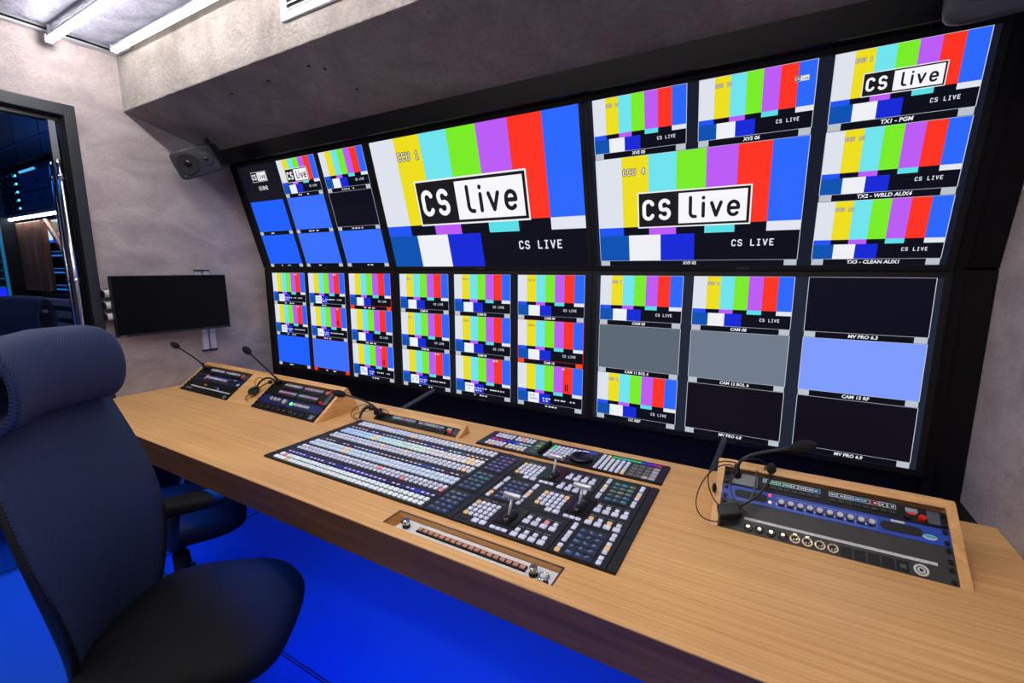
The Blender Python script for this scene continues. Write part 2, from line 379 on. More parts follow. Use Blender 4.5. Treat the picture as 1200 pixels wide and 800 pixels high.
# ------------------------------------------------------------------ door frame and glass door
d = thing('door_1', 'dark grey metal door frame in the left wall', 'door frame', (LX, DY1, 0), kind='structure')
for nm, bx in (('door_jamb', (-0.10, 0.012, -0.008, 0.036, 0, DZ + 0.045)), ('door_jamb', (-0.10, 0.012, DY0 - DY1 - 0.036, DY0 - DY1 + 0.008, 0, DZ + 0.045)),
               ('door_head', (-0.10, 0.012, DY0 - DY1 + 0.008, -0.008, DZ - 0.008, DZ + 0.045))):
    MB().box(*bx).build(nm, mat('door_frame_grey', (36, 42, 50), 0.4, 0.2, 0.06, 30), d, bevel=0.003)
for q in ((-0.075, -0.06), (-0.05, -0.035)):      # door stop grooves
    MB().box(q[0], q[1], -0.022, -0.008, 0, DZ - 0.008).build('door_stop', M_BLACKG, d)
    MB().box(q[0], q[1], DY0 - DY1 + 0.008, -0.022, DZ - 0.03, DZ - 0.008).build('door_stop', M_BLACKG, d)
m = bpy.data.materials.new('door_glass'); m.use_nodes = True; MATS['glass'] = m
b = m.node_tree.nodes['Principled BSDF']; b.inputs['Base Color'].default_value = (0.82, 0.88, 0.98, 1); b.inputs['Roughness'].default_value = 0.0
b.inputs['Transmission Weight'].default_value = 1.0; b.inputs['IOR'].default_value = 1.12
g = thing('glass_door', 'clear glass door with steel edge standing in the doorway', 'door', (LX - 0.035, 0, 0))
MB().box(-0.004, 0.004, DY0 + 0.03, 0.885, 0.02, DZ - 0.04).build('glass_pane', m, g)
MB().box(-0.014, 0.014, 0.885, 0.912, 0.012, DZ - 0.034).build('edge_profile', mat('steel_profile', (120, 124, 134), 0.3, 0.8, 0.05, 40), g, bevel=0.002)
h = thing('pull_handle', 'tall chrome double tube pull handle on the glass door', 'door handle', (LX - 0.035, 0.893, 0))
for x in (-0.045, 0.042):
    mb = MB(); mb.smooth = True; mb.tube([(x, 0, 0.72), (x, 0, 1.93)], 0.0105, 14); mb.build('handle_tube', M_CHROME, h)
for z in (0.85, 1.37, 1.865):
    mb = MB(); mb.smooth = True; mb.cyl((-0.058, 0, z), (0.055, 0, z), 0.0075, n=12)
    for x in (-0.045, 0.042): mb.cyl((x, 0, z - 0.012), (x, 0, z + 0.012), 0.0135, n=14)
    mb.cyl((-0.03, 0, z), (-0.03, 0.05, z), 0.006, n=10)
    mb.build('handle_bracket', M_CHROME, h)
for x in (-0.045, 0.042): MB().cyl((x, 0, 1.925), (x, 0, 1.937), 0.0125, n=14).build('end_cap', M_CHROME, h)

# ------------------------------------------------------------------ ceiling lights, rail, vent
def led_tube(y, z, x0, x1, label, hang, lm=None):
    t = thing('led_tube_light', label, 'ceiling light', ((x0 + x1) / 2, y, z), group='linear ceiling lights'); L2 = (x1 - x0) / 2
    MB().box(-L2, L2, -0.010, 0.010, 0.010, 0.022).build('housing', M_ALU, t, bevel=0.003)
    mb = MB(); mb.smooth = True; mb.tube([(-L2 + 0.012, 0, -0.001), (L2 - 0.012, 0, -0.001)], 0.012, 14); mb.build('diffuser', lm or M_LED, t)
    for s in (-1, 1): MB().box(s * L2 - 0.006, s * L2 + 0.006, -0.015, 0.015, -0.011, 0.023).build('end_cap', M_ALU, t, bevel=0.002)
    for xx in hang:
        mb = MB(); mb.cyl((xx - (x0 + x1) / 2, 0, 0.02), (xx - (x0 + x1) / 2, 0, CZ - z), 0.008, n=10); mb.build('hanger', M_CHROME, t)
led_tube(0.913, 2.455, -2.95, 0.40, 'white linear tube light hung clear of the sloped bulkhead', (-2.93, -1.2, 0.2))
led_tube(1.137, 2.486, -2.90, 0.40, 'white linear tube light tucked against the sloped bulkhead', (-2.8, -1.2, 0.2), M_LED2)
led_tube(-0.45, 2.455, -2.70, 0.30, 'unseen white fill tube added behind the operator chairs', (-2.5, -1.2, 0.2), M_LEDFILL)  # this tube and the next are added for fill, out of view
led_tube(-1.05, 2.455, -2.70, 0.30, 'unseen white fill tube added close to the rear wall', (-2.5, -1.2, 0.2), M_LEDFILL)
t = thing('ceiling_rail', 'thin grooved steel rail along the top of the left wall', 'rail', (LX + 0.02, 0, 2.497))
MB().box(-0.018, 0.016, FY + 0.02, 1.178, -0.004, 0.004).build('rail_lip', M_ALU, t)
MB().box(-0.018, 0.010, FY + 0.02, 1.178, 0.004, 0.016).build('rail_groove', M_BLACK, t)
MB().box(0.016, 0.17, 1.166, 1.178, -0.010, 0.0).build('rail_end', M_GREYP, t)
MB().box(-0.018, 0.016, FY + 0.02, 1.178, 0.016, 0.022).build('rail_lip', M_ALU, t)
t = thing('vent_grille', 'white metal air vent grille on the bulkhead face', 'vent', (-1.39, 1.179, 2.323))
for bx in ((-0.252, 0.252, -0.012, 0.0, 0, 0.026), (-0.252, 0.252, -0.012, 0.0, 0.156, 0.182), (-0.252, -0.228, -0.012, 0.0, 0.026, 0.156), (0.228, 0.252, -0.012, 0.0, 0.026, 0.156)):
    MB().box(*bx).build('grille_frame', M_WHITEP, t, bevel=0.002)
for i in range(7):
    mb = MB(); z = 0.036 + i * 0.0185; mb.prism([(-0.010, z - 0.005), (-0.008, z - 0.005), (-0.001, z + 0.005), (-0.003, z + 0.005)], 'x', -0.228, 0.228)
    mb.build('slat', M_WHITEP, t)
MB().box(-0.228, 0.228, -0.0015, 0.0, 0.026, 0.156).build('duct_opening', M_SPKBLK, t)
for x in (-0.228, 0.228):
    for z in (0.013, 0.169): MB().cyl((x, -0.014, z), (x, -0.011, z), 0.004, n=10).build('screw', M_GREYP, t)

# ------------------------------------------------------------------ monitor wall surround
TILT = R(14.9)
fr = thing('monitor_surround', 'black panel surround that fills the wall around the six screens', 'panel', (0, 1.836, 0.0))
ts, tc_ = math.sin(TILT), math.cos(TILT)
def up(z, off=0.0):   # point of the tilted upper plane (local y, absolute z), off = behind the screen plane
    k = (z - 1.420) / tc_
    return (-k * ts + off * tc_, z + off * ts)
MB().prism([(1.588 - 1.836, 2.1165), (1.606 - 1.836, 2.040), (1.622 - 1.836, 2.044), (1.606 - 1.836, 2.1125)], 'x', LX + 0.002, RX - 0.002).build('top_valance', mat('valance_black', (8, 10, 13), 0.35, 0, 0.08, 20, spec=0.2), fr, bevel=0.002)
for nm, x0, x1 in (('side_panel', LX + 0.002, -2.904), ('side_panel', 0.497, RX - 0.002), ('side_strip', 0.466, 0.493)):
    a = 0.03 if nm == 'side_panel' else 0.012
    MB().box(x0, x1, a, a + 0.012, 0.06, 1.425).build(nm, M_BLACK, fr)
    p0, p1 = up(1.425, a), up(2.055, a); q0, q1 = up(1.425, a + 0.012), up(2.055, a + 0.012)
    MB().prism([p0, p1, q1, q0], 'x', x0, x1).build(nm, M_BLACK, fr)
MB().box(LX + 0.002, RX - 0.032, 0.045, 0.055, 0.06, 0.765).build('lower_panel', M_BLACK, fr)
MB().prism([up(1.43, 0.075), up(2.04, 0.075), up(2.04, 0.085), up(1.43, 0.085)], 'x', LX + 0.002, RX - 0.002).build('rear_panel', M_BLACK, fr)
MB().box(LX + 0.002, RX - 0.002, 0.07, 0.08, 0.765, 1.43).build('rear_panel', M_BLACK, fr)
for x, dx in ((-1.62, 0.10), (-0.14, 0.03)):
    mb = MB(); mb.tube([(x, -0.222, 0.70), (x + dx, 0.03, 0.795)], 0.012, 8); mb.build('strut', mat('strut_grey', (70, 78, 88), 0.4, 0.5), fr)

# ------------------------------------------------------------------ monitors
W, H = 1.085, 0.612
BARC = [(222, 227, 238), (238, 222, 28), (112, 228, 238), (122, 236, 40), (188, 92, 246), (255, 52, 34), (44, 104, 255)]
BLK = (8, 11, 24); WHT = (238, 240, 246)
def X(u): return (u - 0.5) * W
def Zv(v): return (1 - v) * H
def rect(mb, u0, u1, v0, v1, c, d=-0.0006):
    mb.col = lin(c); mb.quad((X(u0), d, Zv(v1)), (X(u1), d, Zv(v1)), (X(u1), d, Zv(v0)), (X(u0), d, Zv(v0)))
def bars(mb, u0, u1, v0, v1):
    U = lambda a: u0 + (u1 - u0) * a
    V = lambda a: v0 + (v1 - v0) * a
    for i in range(7): rect(mb, U(i / 7), U((i + 1) / 7), V(0), V(0.66), BARC[i])
    mid = [(34, 84, 246), BLK, BARC[4], BLK, (90, 222, 228), BLK, (226, 230, 240)]
    for i in range(7): rect(mb, U(i / 7), U((i + 1) / 7), V(0.66), V(0.742), mid[i])
    for a, b_, c in ((0, 0.172, (10, 82, 178)), (0.172, 0.347, WHT), (0.347, 0.523, (22, 42, 214)), (0.523, 1, BLK)): rect(mb, U(a), U(b_), V(0.742), V(1), c)
def logo(mb, u0, u1, v0, v1, dep=-0.0010):
    w_, h_ = u1 - u0, v1 - v0; bu, bv = w_ * 0.012, h_ * 0.035
    rect(mb, u0, u1, v0, v1, (240, 240, 244), dep); rect(mb, u0 + bu, u1 - bu, v0 + bv, v1 - bv, (26, 26, 30), dep - 0.0003)
    rect(mb, u0 + w_ * 0.385, u1 - w_ * 0.035, v0 + h_ * 0.095, v1 - h_ * 0.095, (248, 248, 252), dep - 0.0006)
    hh = h_ * H; zb = Zv(v1)
    ww = w_ * W
    for txt, col_, fx, hk, sp, dw in (('CS', (246, 246, 250), 0.055, 0.50, 0.152, 0.205), ('live', (30, 30, 34), 0.475, 0.50, 0, 0.175)):
        mb.col = lin(col_); x = X(u0) + ww * fx; k = hh * hk
        for i, ch in enumerate(txt):
            gw, sts = ROUND[ch]; gx = 0.93 * k
            for st in sts: stroke(mb, [(x + p[0] * gx * (1.0 if txt == 'CS' else 1.02), zb + hh * 0.25 + p[1] * k) for p in st], dw * k, dep - 0.0009)
            x += ww * sp if sp else ww * (0.108, 0.082, 0.142, 0.1)[i]
def edge(mb, u0, u1, v0, v1, c, t=0.0016):
    for a in ((u0 - t, u0, v0 - t, v1 + t), (u1, u1 + t, v0 - t, v1 + t), (u0 - t, u1 + t, v0 - t, v0), (u0 - t, u1 + t, v1, v1 + t)): rect(mb, *a, c, -0.0005)

def dashes(mb, u0, u1, v, n, c=(220, 224, 232), hgt=0.010):
    """small unreadable print on a picture: short broken strokes"""
    rnd = random.Random(int((u0 * 997 + v * 3331) * 100)); a = u0; st = (u1 - u0) / n
    for i in range(n):
        if rnd.random() < 0.82: rect(mb, a, a + st * (0.45 + 0.35 * rnd.random()), v, v + hgt, c, -0.0012)
        a += st

def picture(mon, u0, u1, v0, v1, kind, cap=None, ccu=None, lg=None, live=True, border=(200, 206, 216), tally=None, data=0, lab=0.033, labdash=0):
    mb = MB()
    if kind == 'bars': bars(mb, u0, u1, v0, v1)
    else: rect(mb, u0, u1, v0, v1, kind)
    if border: edge(mb, u0, u1, v0, v1, border)
    if lg: logo(mb, *lg)
    U = lambda a: u0 + (u1 - u0) * a
    V = lambda a: v0 + (v1 - v0) * a
    hh = (v1 - v0) * H
    if kind == 'bars' and data:
        dashes(mb, U(0.36), U(0.92), V(0.845), 12); dashes(mb, U(0.20), U(0.33), V(0.80), 3, (150, 150, 170)); dashes(mb, U(0.2), U(0.33), V(0.88), 3, (150, 150, 170)); dashes(mb, U(0.37), U(0.5), V(0.91), 3)
        dashes(mb, U(0.70), U(0.80), V(0.03), 2)
        if data == 2: rect(mb, U(0.745), U(0.765), V(0.42), V(0.6), (120, 20, 20), -0.0012); rect(mb, U(0.775), U(0.795), V(0.42), V(0.6), (120, 20, 20), -0.0012)
    elif kind == 'bars' and live:
        mb.col = lin((225, 230, 240)); write(mb, 'CS LIVE', X(U(0.705)), Zv(V(0.868)), hh * 0.052, -0.0010, 0.19, 1.14)
    if ccu:
        if all(ch in BLOCK or ch == ' ' for ch in ccu):
            mb.col = lin((46, 44, 60)); write(mb, ccu, X(U(0.150)), Zv(V(0.165)), hh * 0.052, -0.0010, 0.38, 1.0)
            mb.col = lin((240, 240, 235)); write(mb, ccu, X(U(0.150)), Zv(V(0.165)), hh * 0.052, -0.0013, 0.15, 1.0)
        else:
            mb.col = lin((70, 70, 80)); put_text(mb, ccu, X(U(0.152)), Zv(V(0.152)), hh * 0.05, -0.0010, align='l', bold=0.02)
    pic = mb.build('picture_tile', M_SCREEN, mon, colattr=True)
    if lab:
        mb = MB(); v2 = v1 + 0.0018; v3 = v1 + lab; uw = u1 - u0
        rect(mb, u0, u1, v2, v3, (9, 12, 22), -0.0006)
        tl = tally or (186, 194, 204); te = min(0.034, uw * 0.1)
        rect(mb, u0, u0 + te, v2, v3, tl, -0.0009); rect(mb, u1 - te, u1, v2, v3, tl, -0.0009)
        if cap: mb.col = lin((232, 236, 242)); put_text(mb, cap, X((u0 + u1) / 2), Zv(v3) + 0.0048, 0.0108, -0.0010, bold=0.03, italic=0.1)
        if labdash: dashes(mb, (u0 + u1) / 2 - 0.045, (u0 + u1) / 2 + 0.045, v2 + 0.011, labdash)
        mb.build('caption_bar', M_SCREEN, pic, colattr=True)
    return pic

CX = [-2.3415, -1.2195, -0.0975]
M_GLOW = attr_mat('panel_glow', 1.0, 0.3, 0.0, 0.12)
def monitor(col, row, label, back=(12, 16, 26)):
    t = thing('display_monitor', label, 'monitor', (CX[col], 1.836, 0.79 if row == 0 else 1.440), (0 if row == 0 else TILT, 0, 0), group='multiview monitors of the screen wall')
    MB().box(-W / 2 - 0.017, W / 2 + 0.017, 0.003, 0.055, -0.017, H + 0.017).build('housing', M_BLACKP, t, bevel=0.003)
    mb = MB()
    for bx in ((-W / 2 - 0.0175, W / 2 + 0.0175, -0.004, 0.004, -0.0175, 0.0), (-W / 2 - 0.0175, W / 2 + 0.0175, -0.004, 0.004, H, H + 0.0175),
               (-W / 2 - 0.0175, -W / 2, -0.004, 0.004, 0, H), (W / 2, W / 2 + 0.0175, -0.004, 0.004, 0, H)): mb.box(*bx)
    mb.build('bezel', M_BLACKP, t)
    mb = MB(); mb.col = lin(back); mb.box(-W / 2, W / 2, 0.0, 0.003, 0, H); mb.build('screen_panel', M_GLOW, t, colattr=True)
    MB().box(-0.02, 0.02, -0.0045, -0.0035, -0.012, -0.006).build('power_light', mat('monitor_badge', (50, 54, 60), 0.3), t)
    return t
C3 = [(0.0165, 0.3150), (0.3520, 0.6480), (0.6870, 0.9845)]
R3 = [(0.002, 0.2985), (0.335, 0.6315), (0.668, 0.9645)]
BLUE = (30, 96, 255); BLUE2 = (58, 112, 255)
m = monitor(0, 1, 'upper left monitor with blue tiles and a dark clock tile'); Tm = m
pc = picture(m, *C3[0], R3[0][0], 0.333, (22, 20, 30), border=None, lab=0)
mb = MB(); logo(mb, 0.103, 0.238, 0.064, 0.155); mb.col = lin((235, 235, 240)); put_text(mb, '15:18:42', X(0.178), Zv(0.232), 0.0225, -0.001, bold=0.02, sx=0.82); mb.build('clock_print', M_SCREEN, pc, colattr=True)
picture(m, *C3[1], *R3[0], 'bars', lg=(0.400, 0.575, 0.085, 0.205), labdash=5)
picture(m, *C3[2], *R3[0], 'bars', labdash=6)
picture(m, *C3[0], *R3[1], BLUE, border=None, labdash=2); picture(m, *C3[1], *R3[1], BLUE2, border=None, labdash=3); picture(m, *C3[2], *R3[1], (10, 11, 26), labdash=4)
picture(m, *C3[0], *R3[2], BLUE, border=None, labdash=6); picture(m, *C3[1], *R3[2], BLUE2, border=None, labdash=2); picture(m, *C3[2], *R3[2], BLUE2, border=None, labdash=4)
m = monitor(1, 1, 'upper middle monitor with one full screen colour bar picture and logo')
picture(m, 0, 1, 0, 1, 'bars', border=None, lab=0, ccu='CCU 1', lg=(0.213, 0.772, 0.326, 0.668))
m = monitor(2, 1, 'upper right monitor with one large and five small colour bar pictures', (20, 25, 40))
picture(m, *C3[0], *R3[0], 'bars', 'XVS 05', 'CCU 10'); p = picture(m, *C3[1], *R3[0], 'bars', 'XVS 06', 'CCU 10')
mb = MB(); logo(mb, 0.598, 0.632, 0.062, 0.086); mb.build('corner_logo', M_SCREEN, p, colattr=True)
picture(m, C3[0][0], C3[1][1], 0.335, 0.9645, 'bars', 'XVS 02', 'CCU 4', lg=(0.159, 0.512, 0.545, 0.760))
picture(m, *C3[2], *R3[0], 'bars', 'TX1 - PGM', 'CCU 1', lg=(0.752, 0.919, 0.100, 0.199))
picture(m, *C3[2], *R3[1], 'bars', 'TX2 - WRLD AUX4', 'CCU 10'); picture(m, *C3[2], *R3[2], 'bars', 'TX3 - CLEAN AUX1', 'CCU 10')
OR = (255, 70, 20)
m = monitor(0, 0, 'lower left monitor with small colour bar pictures and two blue tiles', (12, 18, 28))
picture(m, *C3[0], *R3[0], 'bars', data=1, labdash=4); picture(m, *C3[1], *R3[0], 'bars', data=1, labdash=4); picture(m, *C3[2], *R3[0], 'bars', tally=OR, border=OR, labdash=3)
picture(m, *C3[0], *R3[1], 'bars', data=1, labdash=4); picture(m, *C3[1], *R3[1], 'bars', data=2, labdash=4); picture(m, *C3[2], *R3[1], 'bars', labdash=3)
picture(m, *C3[0], *R3[2], BLUE, border=None, labdash=2); picture(m, *C3[1], *R3[2], BLUE2, border=(214, 20, 90), tally=(255, 48, 20), labdash=3); picture(m, *C3[2], *R3[2], 'bars', data=2, labdash=5)
m = monitor(1, 0, 'lower middle monitor with nine colour bar pictures', (16, 22, 34))
nm = ['CAM 01', 'CAM 02', 'CAM 04', 'CAM 06', 'CAM 09', 'CAM 10', '', '', '']
for i in range(9):
    r_, c_ = divmod(i, 3); red = (i == 5)
    picture(m, *C3[c_], *R3[r_], 'bars', nm[i] or None, 'CCU %d' % (i + 1) if r_ < 2 else None, tally=OR if red else None, border=(235, 40, 40) if red else (170, 176, 188), data=(2 if i == 8 else (1 if i > 5 else 0)), labdash=0 if nm[i] else 6)
m = monitor(2, 0, 'lower right monitor with grey, black and pale blue tiles', (30, 37, 52))
G = (112, 124, 140); D = (15, 12, 24)
for i, (k, cp) in enumerate((('bars', 'CAM 05'), ('bars', 'CAM 08'), ((10, 10, 26), 'MV PRO 6.3'), ((92, 104, 118), 'CAM 11 BOL 6'), (G, 'CAM 12 BOL 6'), ((126, 156, 255), 'CAM 13 RF'), ('bars', 'CC REF'), (D, 'MV PRO 6.8'), (D, 'MV PRO 6.9'))):
    r_, c_ = divmod(i, 3); picture(m, *C3[c_], *R3[r_], k, cp, 'CCU 8' if k == 'bars' else None)

# ------------------------------------------------------------------ desk
dk = thing('desk', 'long oak control desk running from wall to wall', 'desk', (0, 0, 0))
XA, XB, YA, YB, TZ = LX + 0.004, RX - 0.004, 0.779, 1.602, 0.75
YF = YA + 0.012
HX0, HX1, HY0, HY1 = -0.866, -0.368, 0.814, 0.878        # slot for the button strip
mb = MB()
for bx in ((XA, HX0, YF, YB), (HX1, XB, YF, YB), (HX0, HX1, YF, HY0), (HX0, HX1, HY1, YB)): mb.box(*bx, TZ - 0.04, TZ)
mb.build('worktop', M_OAK, dk)
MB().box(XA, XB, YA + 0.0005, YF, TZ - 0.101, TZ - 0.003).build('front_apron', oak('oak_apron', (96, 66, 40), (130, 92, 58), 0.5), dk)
MB().box(XA, XB, YA, YF, TZ - 0.003, TZ).build('front_edging', M_OAK, dk)
MB().box(XA + 0.01, XB - 0.01, YB - 0.03, YB - 0.005, TZ - 0.12, TZ - 0.0405).build('rear_rail', M_OAK, dk)
for x in (XA + 0.02, XB - 0.06): MB().box(x, x + 0.04, YA + 0.10, YB - 0.06, 0, TZ - 0.0405).build('end_support', M_BLACK, dk)
MB().box(HX0 - 0.012, HX1 + 0.012, HY0 - 0.012, HY1 + 0.012, TZ - 0.052, TZ - 0.041).build('slot_floor', M_OAK, dk)
bs = thing('button_strip', 'silver strip of eighteen brown keys sunk in the desk edge', 'control panel', ((HX0 + HX1) / 2, (HY0 + HY1) / 2, TZ - 0.0405))
hw, hh = (HX1 - HX0) / 2, (HY1 - HY0) / 2
MB().box(-hw + 0.03, hw - 0.004, -hh + 0.001, hh - 0.008, 0.0, 0.032).build('strip_plate', M_ALUW, bs, bevel=0.0015)
yk = -0.0040; ZP = 0.032
MB().box(-0.152, 0.174, yk - 0.010, yk + 0.009, ZP, ZP + 0.0045).build('key_bar', M_BLACKP, bs, bevel=0.001)
km = MB().box(-0.0068, 0.0068, -0.0068, 0.0068, 0, 0.0035).mesh('key', M_BROWNCAP, bevel=0.0012)
for i in range(18): link('key', km, bs, (-0.143 + i * 0.0181, yk - 0.0005, ZP + 0.0045))
for x, y in ((-0.190, -0.008), (0.196, -0.012)):
    mb = MB(); mb.smooth = True; mb.lathe([(0.0105, 0), (0.0105, 0.009)], 16, (x, y, ZP)); k = mb.build('knob', M_BLACKP, bs)
    mb = MB(); mb.lathe([(0.0092, 0.021), (0.0098, 0.022), (0.0098, 0.033), (0.008, 0.035)], 16, (x, y, ZP - 0.012)); mb.build('knob_cap', M_CHROME, k)
mb = MB(); mb.smooth = True; mb.tube([(0.220 + 0.012 * math.cos(a), -0.010 + 0.012 * math.sin(a), ZP + 0.004) for a in [2 * PI * i / 20 for i in range(20)]], 0.0035, 8, closed=True); mb.build('lock_ring', M_CHROME, bs)
MB().lathe([(0.007, 0.012), (0.007, 0.02)], 14, (0.220, -0.010, ZP - 0.012)).build('lock_core', M_ALUW, bs)
for x, y in ((-0.212, 0.003), (0.233, -0.024)): MB().lathe([(0.006, 0.012), (0.006, 0.018)], 12, (x, y, ZP - 0.012)).build('screw', M_BLACKP, bs)
bz = MB()
for bx in ((-hw - 0.004, hw + 0.004, hh, hh + 0.004), (-hw - 0.004, -hw, -hh, hh), (hw, hw + 0.004, -hh, hh)): bz.box(*bx, 0.0402, 0.0425)
bz.build('slot_edging', mat('bronze_edging', (120, 92, 80), 0.3, 0.7), bs)

# ------------------------------------------------------------------ sloped wooden rack consoles on the desk
SL = math.atan2(0.113, 0.159)
def wedge(name, label, x0, x1, y0, ya, za, yb, bays, front=0.0):
    """y0 = front foot, (ya, za) = ridge, yb = back foot; bays = [(xa, xb)] openings for rack units"""
    t = thing(name, label, 'rack console', (0, 0, TZ)); h = za - TZ
    ang = math.atan2(h, ya - y0); nx, nz = -math.sin(ang), math.cos(ang); dep = 0.016
    tri = [(y0, 0.0), (ya, h), (ya + 0.012, h), (yb, 0.0)]
    xs = sorted([x0] + [q for b_ in bays for q in b_] + [x1])
    for i in range(0, len(xs), 2):                       # solid cheeks between the openings
        a, b_ = xs[i], xs[i + 1]
        if i in (0, len(xs) - 2): MB().prism(tri, 'x', a, b_).build('side_cheek', M_OAKY, t, bevel=0.0015)
        else:
            MB().prism([(y0, 0.0), (ya, h), (ya - nx * 0.02, h - 0.02), (y0 + 0.035, 0.0)], 'x', a, b_).build('front_board', M_OAKC, t)
    MB().prism([(ya - 0.020 * math.cos(ang) + 0.001, h - 0.020 * math.sin(ang)), (ya - 0.001, h + 0.0008), (ya + 0.012, h + 0.0008), (ya + 0.012, h - 0.02)], 'x', xs[1], xs[-2]).build('ridge_board', M_OAKC, t)
    MB().prism([(ya + 0.0125, h), (yb, 0.0), (yb - 0.012, 0.0), (ya, h - 0.02)], 'x', xs[1], xs[-2]).build('back_board', M_OAKC, t)
    return t
wedge('rack_console', 'wide sloped oak console beside the left wall', -2.925, -1.712, 1.241, 1.412, 0.872, 1.488, [(-2.905, -2.423), (-2.213, -1.731)])
wedge('rack_console', 'sloped oak console with three rack units at the right end', -0.098, 0.424, 1.241, 1.412, 0.872, 1.488, [(-0.079, 0.403)])
wedge('rack_console', 'low narrow oak console behind the large switcher panel', -1.556, -1.053, 1.405, 1.4635, 0.787, 1.486, [(-1.5375, -1.055 - 0.0155)])

U1 = 0.0445
def unit(name, label, x0, v, n, ang, y0, colr, wd=0.482, cat='rack unit'):
    """rack unit on the slope: local x right, y up the slope, z out of the face; origin bottom left"""
    o = thing(name, label, cat, (x0, y0 + v * math.cos(ang) + 0.002 * math.sin(ang), TZ + v * math.sin(ang) - 0.002 * math.cos(ang)), (ang, 0, 0))
    MB().box(0.0006, wd - 0.0006, 0.0005, U1 * n - 0.0005, -0.010, 0.0).build('faceplate', colr, o, bevel=0.0006)
    return o
SCREW = MB().lathe([(0.0056, 0.0), (0.0056, 0.0035), (0.004, 0.005)], 12).mesh('rack_screw', M_BLACKG)
def screws(o, n, wd=0.482):
    for x in (0.009, wd - 0.009):
        for y in [k * U1 + q for k in range(n) for q in (0.009, U1 - 0.009)]: link('rack_screw', SCREW, o, (x, y, 0))
KEY = MB().box(-0.0058, 0.0058, -0.0045, 0.0045, 0, 0.004).mesh('key', mat('key_dark_grey', (38, 40, 44), 0.4), bevel=0.001)
ROTARY = MB().lathe([(0.0062, 0), (0.0062, 0.008), (0.005, 0.010)], 14).mesh('rotary_knob', M_SPKBLK)
REDK = MB().lathe([(0.0075, 0), (0.0075, 0.010), (0.006, 0.012)], 16).mesh('red_knob', M_RED)
PALETTE = [(150, 170, 190), (70, 170, 235), (220, 90, 210), (140, 220, 190), (230, 80, 110), (190, 200, 210)]
def intercom(o, seed, wd=0.482, h=U1, rows=1):
    rnd = random.Random(seed); hr = h / rows
    for g0, g1 in ((0.098, 0.232), (0.250, 0.388)):
        for r_ in range(rows):
            for i in range(8):
                xa = g0 + (g1 - g0) * i / 8; xb = g0 + (g1 - g0) * (i + 0.93) / 8
                y1 = h - r_ * hr - 0.006; y0 = y1 - 0.0125; mb = MB(); c = PALETTE[rnd.choice((0, 0, 5, 5, 1, 2, 5, 3, 0, 5, 4))]
                mb.col = lin((12, 14, 24)); mb.box(xa, xb, y0, y1, 0, 0.0015); mb.col = lin(c); e = 0.0009
                for bx in ((xa, xb, y0, y0 + e), (xa, xb, y1 - e, y1), (xa, xa + e, y0, y1), (xb - e, xb, y0, y1)): mb.box(*bx, 0.0014, 0.0019)
                mb.col = lin((215, 220, 230))
                for q in range(3):
                    if rnd.random() < 0.85: mb.box(xa + 0.0035 + q * 0.0034, xa + 0.006 + q * 0.0034, (y0 + y1) / 2 - 0.0014, (y0 + y1) / 2 + 0.0014, 0.0014, 0.0018)
                mb.build('key_display', M_KEYLCD, o, colattr=True)
                link('key', KEY, o, ((xa + xb) / 2, y0 - 0.0105, 0))
    MB().box(0.405, 0.428, h - 0.018, h - 0.007, 0, 0.0015).build('logo_display', mat('small_lcd', (150, 155, 165), 0.3), o)
    mb = MB(); mb.col = lin((235, 30, 40)); mb.box(0.408, 0.424, h - 0.022, h - 0.0195, 0, 0.0012); mb.build('red_print', M_KEYLCD, o, colattr=True)
    link('rotary_knob', ROTARY, o, (0.406, 0.012, 0)); link('red_knob', REDK, o, (0.434, 0.014, 0))
    if rows > 1: link('red_knob', REDK, o, (0.440, h - 0.012, 0))
    MB().box(0.444, 0.468, 0.006, h - 0.006, 0, 0.003).build('talk_display', mat('lcd_grey', (74, 84, 96), 0.25), o, bevel=0.0006)
